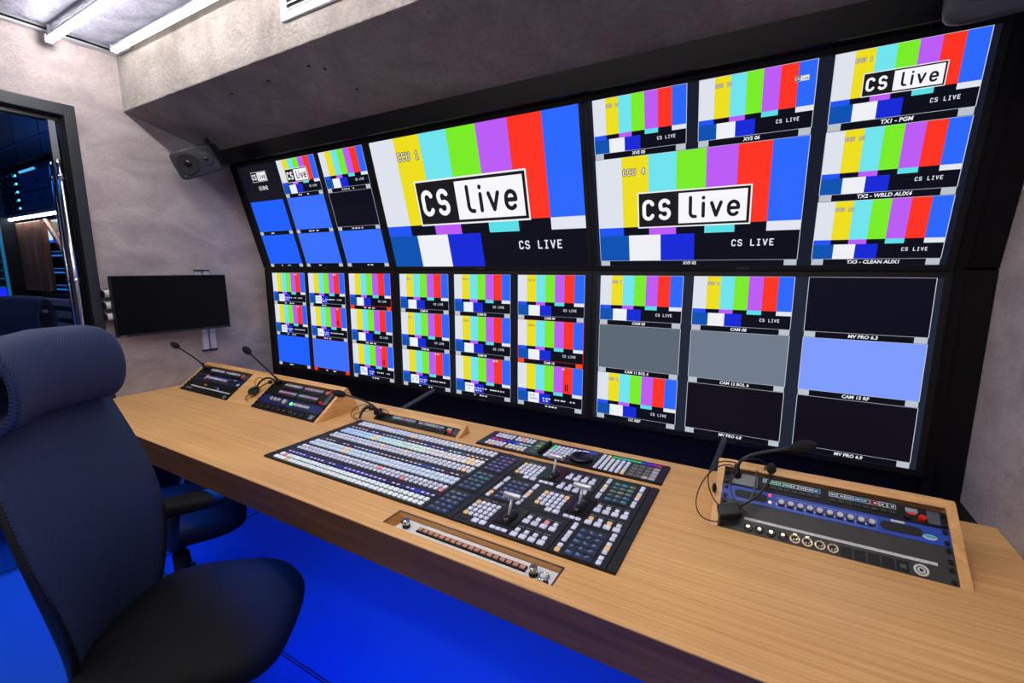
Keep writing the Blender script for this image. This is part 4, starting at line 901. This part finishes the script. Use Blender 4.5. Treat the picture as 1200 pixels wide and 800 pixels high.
# headset lying on the wide console
def headset2(label, o, s=1.0, flip=1):
    t = thing('headset', label, 'headset', o, (SL * 0.8, 0, 0.4 * flip), group='headsets')
    mb = MB(); mb.smooth = True; mb.tube([(p[0] * 2.1 * s, p[1] * 2.1 * s, 0.010) for p in ring(0.0098, 0)], 0.0085 * s, 10, closed=True); mb.build('ear_cushion', M_CABLE, t)
    mb = MB(); mb.smooth = True; mb.lathe([(0.017 * s, 0.0), (0.017 * s, 0.012), (0.012 * s, 0.016)], 16, (0, 0, -0.002)); mb.build('ear_cup', M_BLACKP, t)
    mb = MB(); mb.smooth = True; mb.tube(bez([(0.012, 0.015, 0.02), (0.05, 0.03, 0.075), (0.085, 0.06, 0.07), (0.10, 0.05, 0.02)]), 0.0048, 8); mb.build('headband', M_BLACKP, t)
    mb = MB(); mb.smooth = True; mb.tube(bez([(0.01, -0.01, 0.016), (0.045, 0.0, 0.04), (0.09, 0.02, 0.05)]), 0.0030, 8); mb.build('boom_arm', M_CABLE, t)
    mb = MB(); mb.smooth = True; mb.ellipsoid((0.096, 0.022, 0.052), (0.013, 0.010, 0.010), 12, 8); mb.build('foam_windscreen', M_FOAM, t)
    mb = MB(); mb.smooth = True; cable(mb, [(-0.005, -0.012, 0.006), (-0.03, -0.05, 0.006), (-0.01, -0.06, 0.004), (0.0, -0.065, 0.003)], 0.0026); cable(mb, [(0.0, 0.02, 0.012), (-0.02, 0.05, 0.05), (0.02, 0.07, 0.06), (0.04, 0.05, 0.03)], 0.0016); mb.build('cord', M_CABLE, t)
headset2('black headset lying on the oak between two bays of the wide console', (-2.262, 1.300, 0.806))
t = thing('headset', 'small black headset heaped at the foot of the low console', 'headset', (-1.560, 1.415, 0.757), group='headsets')
mb = MB(); mb.smooth = True; mb.ellipsoid((0.0, 0.012, 0.040), (0.020, 0.015, 0.014), 14, 8); mb.build('ear_piece', M_CABLE, t)
mb = MB(); mb.smooth = True; mb.tube(bez([(-0.012, -0.05, 0.005), (-0.03, -0.02, 0.04), (-0.01, 0.0, 0.045)]), [0.006] * 7 + [0.008] * 8, 8); mb.build('boom_arm', M_CABLE, t)
mb = MB(); mb.smooth = True; mb.T = Matrix.Rotation(0.5, 4, 'Z'); mb.cbox((0.042, -0.012, 0.030), (0.036, 0.026, 0.026)); mb.build('cord_box', M_BLACKP, t, bevel=0.006)
mb = MB(); mb.smooth = True
cable(mb, [(0.03, 0.01, 0.035), (-0.05, 0.05, 0.06), (-0.13, 0.0, 0.04), (-0.10, -0.06, 0.0), (-0.02, -0.055, -0.002)]); cable(mb, [(0.0, 0.0, 0.03), (-0.06, -0.02, 0.02), (-0.09, -0.05, 0.003), (-0.03, -0.045, 0.0)]); cable(mb, [(0.05, 0.01, 0.04), (0.09, 0.02, 0.05), (0.10, 0.035, 0.02), (0.075, 0.03, 0.01)])
mb.build('cord', M_CABLE, t)

# ------------------------------------------------------------------ loudspeakers
def speaker(label, loc, aim, roll, s=1.0):
    t = thing('loudspeaker', label, 'loudspeaker', loc, group='loudspeakers')
    f = (Vector(aim) - Vector(loc)).normalized(); t.rotation_euler = (f.to_track_quat('-Y', 'Z').to_matrix() @ Matrix.Rotation(roll, 3, 'Y')).to_euler()
    # body: rounded, tapering backwards; local front = -y, long side = x
    mb = MB(); mb.smooth = True; vs = []; n = 32
    secs = [(-0.062, 0.86), (-0.060, 0.95), (-0.050, 1.0), (0.0, 1.0), (0.05, 0.93), (0.075, 0.78), (0.082, 0.55)]
    for y, k in secs:
        for j in range(n):
            q = 2 * PI * j / n; c, s_ = math.cos(q), math.sin(q); e = 0.30
            vs.append((0.122 * s * k * math.copysign(abs(c) ** e, c), y * s, 0.079 * s * k * math.copysign(abs(s_) ** e, s_)))
    fs = [(i * n + j, i * n + (j + 1) % n, (i + 1) * n + (j + 1) % n, (i + 1) * n + j) for i in range(len(secs) - 1) for j in range(n)]
    fs += [tuple(range(n - 1, -1, -1)), tuple(range((len(secs) - 1) * n, len(secs) * n))]
    mb.add(vs, fs); mb.build('cabinet', M_SPK, t)
    mb = MB(); mb.smooth = True; mb.lathe([(0.060 * s, 0.0625 * s), (0.058 * s, 0.066 * s), (0.052 * s, 0.064 * s), (0.030 * s, 0.0632 * s), (0.0 + 0.001, 0.0632 * s)], 28, (-0.038 * s, 0, 0), 'y'); wf = mb.build('woofer', M_SPKBLK, t)
    mb = MB(); mb.smooth = True; mb.ellipsoid((-0.038 * s, -0.0635 * s, 0), (0.020 * s, 0.006 * s, 0.020 * s), 16, 8); mb.build('dust_cap', M_BLACKG, wf)
    mb = MB(); mb.smooth = True; mb.lathe([(0.040 * s, 0.0622 * s), (0.036 * s, 0.0645 * s), (0.014 * s, 0.0625 * s)], 24, (0.066 * s, 0, 0), 'y'); wg = mb.build('waveguide', M_SPK, t)
    mb = MB(); mb.smooth = True; mb.ellipsoid((0.066 * s, -0.0635 * s, 0), (0.012 * s, 0.006 * s, 0.012 * s), 14, 8); mb.build('tweeter', M_BLACKG, wg)
    mb = MB(); mb.ellipsoid((-0.085 * s, -0.0605 * s, -0.056 * s), (0.0035 * s, 0.002, 0.0035 * s), 8, 6); mb.build('green_light', emit('spk_green', (90, 220, 60), 1.5), t)
    return t
sp = speaker('grey loudspeaker mounted in the corner of the left wall', (-2.80, 1.425, 2.015), (-1.2, -0.5, 1.20), R(-17), 0.94)
mb = MB(); mb.smooth = True; mb.tube(bez([(0.02, 0.065, 0.02), (0.05, 0.10, 0.06), (0.06, 0.09, 0.13)]), 0.012, 10); mb.build('ceiling_bracket', M_BLACKP, sp)
sp = speaker('grey loudspeaker at the upper right corner above the screens', (0.395, 1.40, 2.03), (0.15, -0.2, 1.45), PI, 1.0)
mb = MB(); mb.smooth = True; mb.tube(bez([(0.0, 0.065, -0.02), (0.0, 0.09, -0.03), (0.0, 0.10, -0.12)]), 0.012, 10); mb.build('ceiling_bracket', M_BLACKP, sp)

# ------------------------------------------------------------------ switched-off monitor on the left wall
wm = thing('wall_monitor', 'black switched off monitor on an arm on the left wall', 'monitor', (-2.905, 1.275, 1.235))
wm.rotation_euler = (0, 0, R(90 - 3))
wm.rotation_euler = (Matrix.Rotation(R(87), 3, 'Z') @ Matrix.Rotation(R(-1.0), 3, 'X')).to_euler()
# local: x along +world y, front = -y (towards +world x)
MB().box(-0.276, 0.276, 0.0, 0.030, -0.160, 0.158).build('housing', M_BLACKP, wm, bevel=0.004)
MB().box(-0.271, 0.271, -0.002, 0.0, -0.148, 0.154).build('screen', mat('dark_screen', (5, 6, 9), 0.25, spec=0.15), wm)
MB().box(-0.276, 0.276, -0.003, 0.001, -0.160, -0.149).build('chin', mat('chin_dark', (30, 32, 40), 0.3), wm)
MB().box(-0.262, -0.240, -0.0034, -0.0028, -0.157, -0.152).build('badge', M_GREYP, wm)
MB().box(-0.05, 0.05, 0.030, 0.055, -0.05, 0.05).build('mount_plate', M_BLACK, wm)
mb = MB(); mb.tube([(0.0, 0.05, 0.0), (0.0, 0.086, 0.0)], 0.02, 12); mb.build('wall_arm', M_BLACK, wm)
t = thing('cable_trunking', 'pair of white cable channels running behind the wall monitor', 'cable duct', (LX, 1.47, 0.94))
for y in (-0.022, 0.020): MB().box(0.001, 0.016, y - 0.017, y + 0.017, 0.0, 0.474).build('channel', mat('duct_white', (196, 196, 204), 0.4, 0.2), t, bevel=0.002)
MB().box(0.0005, 0.004, -0.002, 0.001, 0, 0.474).build('channel_gap', M_BLACK, t)
MB().box(0.0, 0.018, -0.042, 0.040, -0.008, 0.0).build('end_cap', M_BLACK, t)
MB().box(0.0, 0.018, -0.042, 0.040, 0.474, 0.482).build('end_cap', M_BLACK, t)
t = thing('wall_spool_rack', 'column of three white spools on the wall by the door', 'cable holder', (LX, 0.995, 1.155))
MB().box(0.0, 0.006, -0.012, 0.012, 0.0, 0.175).build('back_strip', M_GREYP, t)
for i in range(3):
    z = 0.026 + i * 0.060; mb = MB(); mb.smooth = True; mb.tube([(0.030, -0.012, z), (0.030, -0.010, z), (0.030, 0.020, z), (0.030, 0.034, z)], [0.0225, 0.0185, 0.020, 0.0235], 16); s_ = mb.build('spool', M_WHITEP, t)
    mb = MB(); mb.tube([(0.030, -0.018, z), (0.030, -0.012, z)], 0.0190, 16); mb.build('flange', M_BLACKP, s_)
    mb = MB(); mb.cyl((0.006, 0.0, z), (0.03, 0.0, z), 0.006, n=8); mb.build('pin', M_GREYP, s_)

# ------------------------------------------------------------------ office chairs
def pad(mb, a, b_, zt, zb, n=36, e=0.62, dome=0.012, front_drop=0.03, c=(0, 0)):
    """rounded cushion: superellipse outline a x b, domed top"""
    rings = [(0.0, 1.0), (0.35, 1.0), (0.65, 0.93), (0.85, 0.75), (0.95, 0.45), (1.0, 0.0), (0.985, -0.5), (0.93, -0.85), (0.8, -1.0), (0.0, -1.0)]
    vs = []
    for r, k in rings:
        for j in range(n):
            q = 2 * PI * j / n; cc, ss = math.cos(q), math.sin(q)
            x = a * r * math.copysign(abs(cc) ** e, cc); y = b_ * r * math.copysign(abs(ss) ** e, ss)
            z = (zt + zb) / 2 + k * (zt - zb) / 2
            if y > 0: z -= front_drop * (y / b_) ** 3
            z += dome * (x / a) ** 2 if k > 0 else 0
            vs.append((x + c[0], y + c[1], z))
    k = len(rings); fs = [(i * n + j, i * n + (j + 1) % n, (i + 1) * n + (j + 1) % n, (i + 1) * n + j) for i in range(k - 1) for j in range(n)]
    mb.add(vs, fs)
def chair(label, loc, ang, high=True, arms=False, group='mesh office chairs'):
    t = thing('office_chair', label, 'chair', loc, (0, 0, ang - PI / 2), group=group)
    mb = MB(); mb.smooth = True; pad(mb, 0.245, 0.245, 0.490, 0.415); mb.build('seat', M_SEAT, t, merge=True)
    MB().box(-0.10, 0.10, -0.12, 0.10, 0.372, 0.415).build('tilt_mechanism', M_FRAME, t, bevel=0.01)
    mb = MB(); mb.smooth = True; mb.cyl((0, 0, 0.12), (0, 0, 0.28), 0.030, n=16); mb.cyl((0, 0, 0.28), (0, 0, 0.375), 0.016, n=14); mb.build('gas_column', M_BLACKP, t)
    bs_ = MB(); bs_.smooth = True
    for i in range(5):
        q = R(90 + 72 * i + 20); d_ = Vector((math.cos(q), math.sin(q), 0))
        bs_.tube([d_ * 0.02 + Vector((0, 0, 0.115)), d_ * 0.16 + Vector((0, 0, 0.10)), d_ * 0.30 + Vector((0, 0, 0.075))], [0.030, 0.022, 0.016], 10)
    base = bs_.build('star_base', M_FRAME, t)
    for i in range(5):
        q = R(90 + 72 * i + 20); d_ = Vector((math.cos(q), math.sin(q), 0)); s_ = Vector((-d_.y, d_.x, 0)); p = d_ * 0.30 + Vector((0, 0, 0.028))
        mb = MB(); mb.smooth = True
        for sg in (-1, 1): mb.cyl(p + s_ * sg * 0.008, p + s_ * sg * 0.026, 0.028, n=16)
        mb.cyl(p - s_ * 0.01, p + s_ * 0.01, 0.012, n=10); mb.cyl(p, p + Vector((0, 0, 0.045)), 0.008, n=8); mb.build('caster', M_BLACKP, t)
    # backrest: curved mesh panel with a rim
    top = 1.10 if high else 0.90; nz, nx = 18, 12; zb = 0.43
    def hwid(s): return (0.150 + 0.073 * math.sin(min(1, s / 0.60) * PI / 2)) - (0.036 * max(0, (s - 0.55) / 0.45) ** 1.5)
    def yb(s): return -0.236 + 0.056 * math.sin(s * PI * 0.9) * (1 - s) - 0.085 * s * s - 0.01
    F = []; B = []
    for i in range(nz + 1):
        s = i / nz
        for j in range(nx + 1):
            u = -1 + 2 * j / nx; y = yb(s) + 0.045 * u * u; F.append((u * hwid(s), y, zb + (top - zb) * s)); B.append((u * hwid(s), y - 0.022 + 0.010 * u * u, zb + (top - zb) * s))
    n_ = len(F); w_ = nx + 1; fs = []
    for i in range(nz):
        for j in range(nx):
            a = i * w_ + j; fs.append((a, a + 1, a + 1 + w_, a + w_)); fs.append((n_ + a, n_ + a + w_, n_ + a + 1 + w_, n_ + a + 1))
    edge_ = [j for j in range(nx + 1)] + [i * w_ + nx for i in range(1, nz + 1)] + [nz * w_ + j for j in range(nx - 1, -1, -1)] + [i * w_ for i in range(nz - 1, 0, -1)]
    for q in range(len(edge_)):
        a, b2_ = edge_[q], edge_[(q + 1) % len(edge_)]; fs.append((b2_, a, a + n_, b2_ + n_))
    mb = MB(); mb.smooth = True; mb.add(F + B, fs); mb.build('backrest', M_FABRIC, t)
    P = [(Vector(F[i]) + Vector(B[i])) / 2 for i in edge_]
    left = [P[i] for i in range(nx, nx + nz + 1)]; right = [P[0]] + [P[i] for i in range(len(P) - 1, len(P) - nz, -1)] + [P[nx + nz + nx]]
    bot = P[0:nx + 1]
    mb = MB(); mb.smooth = True; k = int(len(left) * 0.86); path = list(reversed(right[:k])) + bot[1:-1] + left[:k]
    path = [p + Vector((0, -0.006, 0)) for p in path]
    nn_ = len(path); mb.tube(path, [0.005 + 0.0085 * min(1, min(i, nn_ - 1 - i) / (nn_ * 0.22)) for i in range(nn_)], 8); mb.build('back_frame', M_FRAME, t)
    mb = MB(); mb.smooth = True; mb.tube(bez([(0, -0.06, 0.40), (0, -0.30, 0.40), (0, -0.33, 0.50), (0, -0.285, 0.64)]), [0.028] * 10 + [0.022] * 5, 10); mb.build('back_spine', M_FRAME, t)
    if high:
        # hollow rolled head support
        n = 28; L = 0.172; secs = []
        for x, k in ((-L, 0.90), (-L + 0.012, 0.97), (-L + 0.04, 1.0), (0, 1.0), (L - 0.04, 1.0), (L - 0.012, 0.97), (L, 0.90)): secs.append((x, k))
        zc, yc = 1.180, yb(1) + 0.028
        def ringp(x, k, ry, rz):
            bow = 0.040 * (x / L) ** 2
            return [(x, yc + bow + ry * k * math.cos(2 * PI * j / n), zc + rz * k * math.sin(2 * PI * j / n) - 0.015 * (x / L) ** 4) for j in range(n)]
        vs = []; k = len(secs)
        for x, q in secs: vs += ringp(x, q, 0.058, 0.105)
        for x, q in secs: vs += ringp(x * 0.985, 1.0, 0.034, 0.070)
        fs = []
        for i in range(k - 1):
            for j in range(n):
                a = i * n + j; b2_ = i * n + (j + 1) % n; fs.append((a, b2_, b2_ + n, a + n)); o_ = k * n; fs.append((o_ + a, o_ + a + n, o_ + b2_ + n, o_ + b2_))
        for j in range(n):
            j2 = (j + 1) % n; fs.append((j, k * n + j, k * n + j2, j2)); a = (k - 1) * n; fs.append((a + j, a + j2, k * n + a + j2, k * n + a + j))
        mb = MB(); mb.smooth = True; mb.add(vs, fs); hd = mb.build('headrest', M_FABRIC, t, merge=True)
        mb = MB(); mb.smooth = True; mb.tube([(-0.15, yc + 0.02, zc + 0.02), (-0.06, yc - 0.01, zc + 0.02), (0.06, yc - 0.01, zc + 0.02), (0.15, yc + 0.02, zc + 0.02)], 0.011, 10); mb.build('headrest_bracket', M_ALU, hd)
        mb = MB(); mb.smooth = True; mb.tube([(0, yc - 0.066, 0.98), (0, yc - 0.066, 1.10), (0, yc - 0.05, 1.16)], 0.014, 10); mb.build('headrest_post', M_FRAME, t)
    if arms:
        for sx in (-1, 1):
            mb = MB(); mb.smooth = True; pad(mb, 0.050, 0.135, 0.640, 0.595, 28, 0.6, 0.0, 0.0, (sx * 0.295, 0.05)); ar = mb.build('armrest', M_SEAT, t, merge=True)
            mb = MB(); mb.smooth = True; mb.tube(bez([(sx * 0.10, 0.0, 0.41), (sx * 0.33, 0.0, 0.40), (sx * 0.30, 0.03, 0.60)]), 0.018, 10); mb.build('armrest_post', M_FRAME, ar)
    return t
chair('black mesh office chair with a rolled headrest nearest the viewer', (-1.32, 0.555, 0), R(39))
chair('low office chair with padded armrests pushed under the desk', (-2.02, 0.80, 0), R(62), high=False, arms=True)
chair('mesh office chair seen through the glass door in the next room', (-3.42, 0.56, 0), R(-62))

# ------------------------------------------------------------------ blue light strip under the desk
t = thing('blue_led_strip', 'blue light strip fixed under the front of the desk', 'light strip', (0, YA + 0.045, TZ - 0.075))
MB().box(LX + 0.05, RX - 0.05, -0.010, 0.010, 0.0, 0.030).build('profile', M_ALU, t)
MB().box(LX + 0.06, RX - 0.06, -0.008, 0.008, -0.003, 0.0).build('diffuser', M_BLUELED, t)

# ------------------------------------------------------------------ the room behind the glass door
mb = MB(); mb.box(-5.6, LX - 0.09, 1.60, 1.70, 0, 2.5); struct('wall_next_room_back', mb, M_BLACK)
mb = MB(); mb.box(-5.7, -5.6, FY, 1.7, 0, 2.5); struct('wall_next_room_left', mb, M_WALL)
mb = MB(); mb.box(-5.7, LX - 0.09, FY - 0.1, FY, 0, 2.5); struct('wall_next_room_front', mb, M_BLACK)
mb = MB(); mb.box(-5.7, LX - 0.09, FY - 0.1, 1.7, 2.5, 2.6); struct('ceiling_next_room', mb, mat('next_ceiling', (60, 66, 110), 0.6))
M_DKBLUE = mat('equipment_blue', (26, 74, 120), 0.4, 0.1); M_CUP = mat('cupboard_black', (18, 20, 28), 0.4)
t = thing('upper_cupboard', 'dark overhead cupboard in the next room', 'cupboard', (-4.0, 1.05, 2.06))
MB().box(-1.0, 0.75, 0.004, 0.5, 0, 0.40).build('carcass', M_CUP, t)
for i in range(4): MB().box(-0.98 + i * 0.43, -0.56 + i * 0.43, -0.012, 0.003, 0.125, 0.39).build('cupboard_door', M_CUP, t, bevel=0.003)
for i in range(4): MB().box(-0.98 + i * 0.43, -0.56 + i * 0.43, -0.012, 0.003, 0.01, 0.112).build('cupboard_flap', M_CUP, t, bevel=0.003)
mb = MB(); mb.box(-1.0, 0.75, -0.014, -0.008, 0.113, 0.119); mb.build('edge_line', mat('cupboard_edge', (50, 90, 170), 0.4), t)
t = thing('equipment_rack', 'blue lit rack of knobs and panels above a white light bar', 'rack', (-4.0, 1.05, 1.775))
MB().box(-0.56, 0.56, 0.004, 0.45, 0, 0.275).build('rack_frame', M_BLACK, t)
for i in range(5):
    MB().box(-0.52, -0.20, -0.004, 0.003, 0.012 + i * 0.05, 0.058 + i * 0.05).build('rack_plate', M_CUP, t)
    for j in range(6):
        mb = MB(); mb.lathe([(0.011, 0.004), (0.011, 0.016), (0.008, 0.018)], 12, (-0.49 + j * 0.05, 0, 0.035 + i * 0.05), 'y'); mb.build('knob', M_CHROME if j % 2 else M_BLACKP, t)
    mb = MB(); mb.ellipsoid((-0.225, -0.006, 0.035 + i * 0.05), (0.007, 0.004, 0.007), 8, 6); mb.build('cyan_light', emit('led_cyan', (90, 220, 255), 3.0), t)
for i in range(2):
    MB().box(-0.17, 0.50, -0.010, 0.003, 0.012 + i * 0.112, 0.118 + i * 0.112).build('blue_panel', M_DKBLUE, t, bevel=0.003)
    for x in (-0.14, 0.16, 0.47): MB().box(x - 0.012, x + 0.012, -0.014, -0.010, 0.055 + i * 0.112, 0.075 + i * 0.112).build('panel_latch', M_BLACK, t)
mb = MB(); mb.col = lin((90, 190, 240)); mb.box(-0.16, 0.1, -0.004, 0.003, 0.243, 0.255); mb.build('status_strip', M_KEYLCD, t, colattr=True)
t = thing('light_bar', 'white light bar under the equipment rack in the next room', 'light', (-4.0, 1.03, 1.748))
MB().box(-0.45, 0.45, -0.01, 0.03, 0.004, 0.024).build('housing', M_ALU, t)
mb = MB(); mb.smooth = True; mb.tube([(-0.445, 0.005, 0), (0.445, 0.005, 0)], 0.010, 10); mb.build('tube', emit('bar_white', (225, 240, 255), 24.0), t)
t = thing('slat_partition', 'brown wooden slat partition below the light bar', 'partition', (-4.15, 1.05, 1.285))
for i in range(3): MB().box(-0.25 + i * 0.155, -0.105 + i * 0.155, 0.0, 0.03, 0, 0.44).build('plank', M_DARKWOOD, t, bevel=0.004)
mb = MB(); mb.tube([(0.30, 0.0, 0.43), (0.36, 0.0, 0.385), (0.60, 0.0, 0.19)], 0.016, 8); mb.build('diagonal_brace', M_DARKWOOD, t)
t = thing('keyboard_shelf', 'stack of blue lit keyboards on shelves behind the glass door', 'shelf', (-3.93, 1.12, 1.28))
MB().box(-0.20, 0.30, 0.16, 0.18, 0, 0.44).build('back_panel', M_BLACK, t)
for i in range(4):
    z = 0.0 + i * 0.108
    s_ = MB().box(-0.20, 0.30, 0.0, 0.16, z, z + 0.008).build('shelf_board', M_CUP, t)
    k_ = MB().box(-0.18, 0.28, 0.005, 0.12, z + 0.010, z + 0.045).build('keyboard', mat('keyboard_blue', (40, 120, 190), 0.4), t, bevel=0.003)
    mb = MB()
    for j in range(14): mb.box(-0.17 + j * 0.032, -0.145 + j * 0.032, -0.001, 0.006, z + 0.020, z + 0.040)
    mb.build('key_row', M_CUP, k_)
    mb = MB(); mb.col = lin((30, 120, 210)); mb.box(-0.178, 0.278, 0.003, 0.0055, z + 0.012, z + 0.043); mb.build('blue_glow', M_KEYLCD, k_, colattr=True)  # blue light on the keyboards, put in as a glowing front strip
mb = MB(); mb.col = lin((210, 230, 240)); mb.box(-0.17, -0.09, -0.004, 0.002, 0.330, 0.400); mb.col = lin((30, 80, 220)); mb.box(-0.185, -0.075, -0.002, 0.003, 0.315, 0.415); mb.build('small_display', M_KEYLCD, t, colattr=True)
t = thing('preview_monitor', 'small colour bar monitor behind the glass door', 'monitor', (-3.80, 1.085, 1.60))
MB().box(-0.10, 0.10, 0.0, 0.025, 0, 0.125).build('housing', M_BLACKP, t)
mb = MB()
for i, c in enumerate(((150, 60, 60), (120, 150, 60), (60, 140, 110), (160, 60, 110), (190, 60, 50), (60, 60, 170))): mb.col = lin(c); mb.quad((-0.09 + i * 0.03, -0.001, 0.055), (-0.06 + i * 0.03, -0.001, 0.055), (-0.06 + i * 0.03, -0.001, 0.118), (-0.09 + i * 0.03, -0.001, 0.118))
mb.col = lin((180, 150, 130)); mb.quad((-0.05, -0.001, 0.012), (0.06, -0.001, 0.012), (0.06, -0.001, 0.05), (-0.05, -0.001, 0.05)); mb.build('screen', M_KEYLCD, t, colattr=True)
t = thing('drawer_unit', 'low cabinet of pale grey drawers behind the glass door', 'cabinet', (-3.75, 1.06, 0))
MB().box(-0.45, 0.40, 0.004, 0.35, 0.05, 1.27).build('carcass', M_BLACK, t)
for i in range(6): MB().box(-0.44, 0.39, -0.012, 0.003, 1.20 - 0.075 * i, 1.255 - 0.075 * i - 0.012).build('drawer', mat('drawer_grey', (176, 178, 186), 0.4), t, bevel=0.003)
t = thing('server_rack', 'tall dark server rack with a cyan edge light in the next room', 'rack', (-4.72, 0.98, 0))
MB().box(-0.30, 0.30, 0.004, 0.55, 0.05, 1.76).build('rack_frame', M_BLACK, t)
for i in range(14):
    p_ = MB().box(-0.28, 0.28, -0.008, 0.003, 0.95 + i * 0.056, 1.0 + i * 0.056).build('server', M_CUP, t)
    mb = MB(); mb.col = lin((20, 110, 140)); mb.box(-0.26, 0.26, -0.010, -0.008, 0.968 + i * 0.056, 0.972 + i * 0.056); mb.build('status_line', M_KEYLCD, p_, colattr=True)
MB().box(0.30, 0.306, -0.012, 0.003, 0.05, 1.76).build('edge_light', emit('edge_cyan', (20, 120, 170), 0.6), t)
mb = MB(); mb.col = lin((20, 40, 240)); mb.box(-0.06, 0.28, -0.022, -0.012, 1.19, 1.30); mb.build('blue_screen', M_KEYLCD, t, colattr=True)
t = thing('blue_led_strip', 'blue light strip along the ceiling of the next room', 'light strip', (-4.3, 0.55, 2.47))
MB().box(-0.8, 0.8, -0.014, 0.014, 0.008, 0.03).build('profile', M_ALU, t)
MB().box(-0.78, 0.78, -0.012, 0.012, 0.0, 0.008).build('diffuser', emit('led_strip_blue_next', (20, 110, 230), 22.0), t)
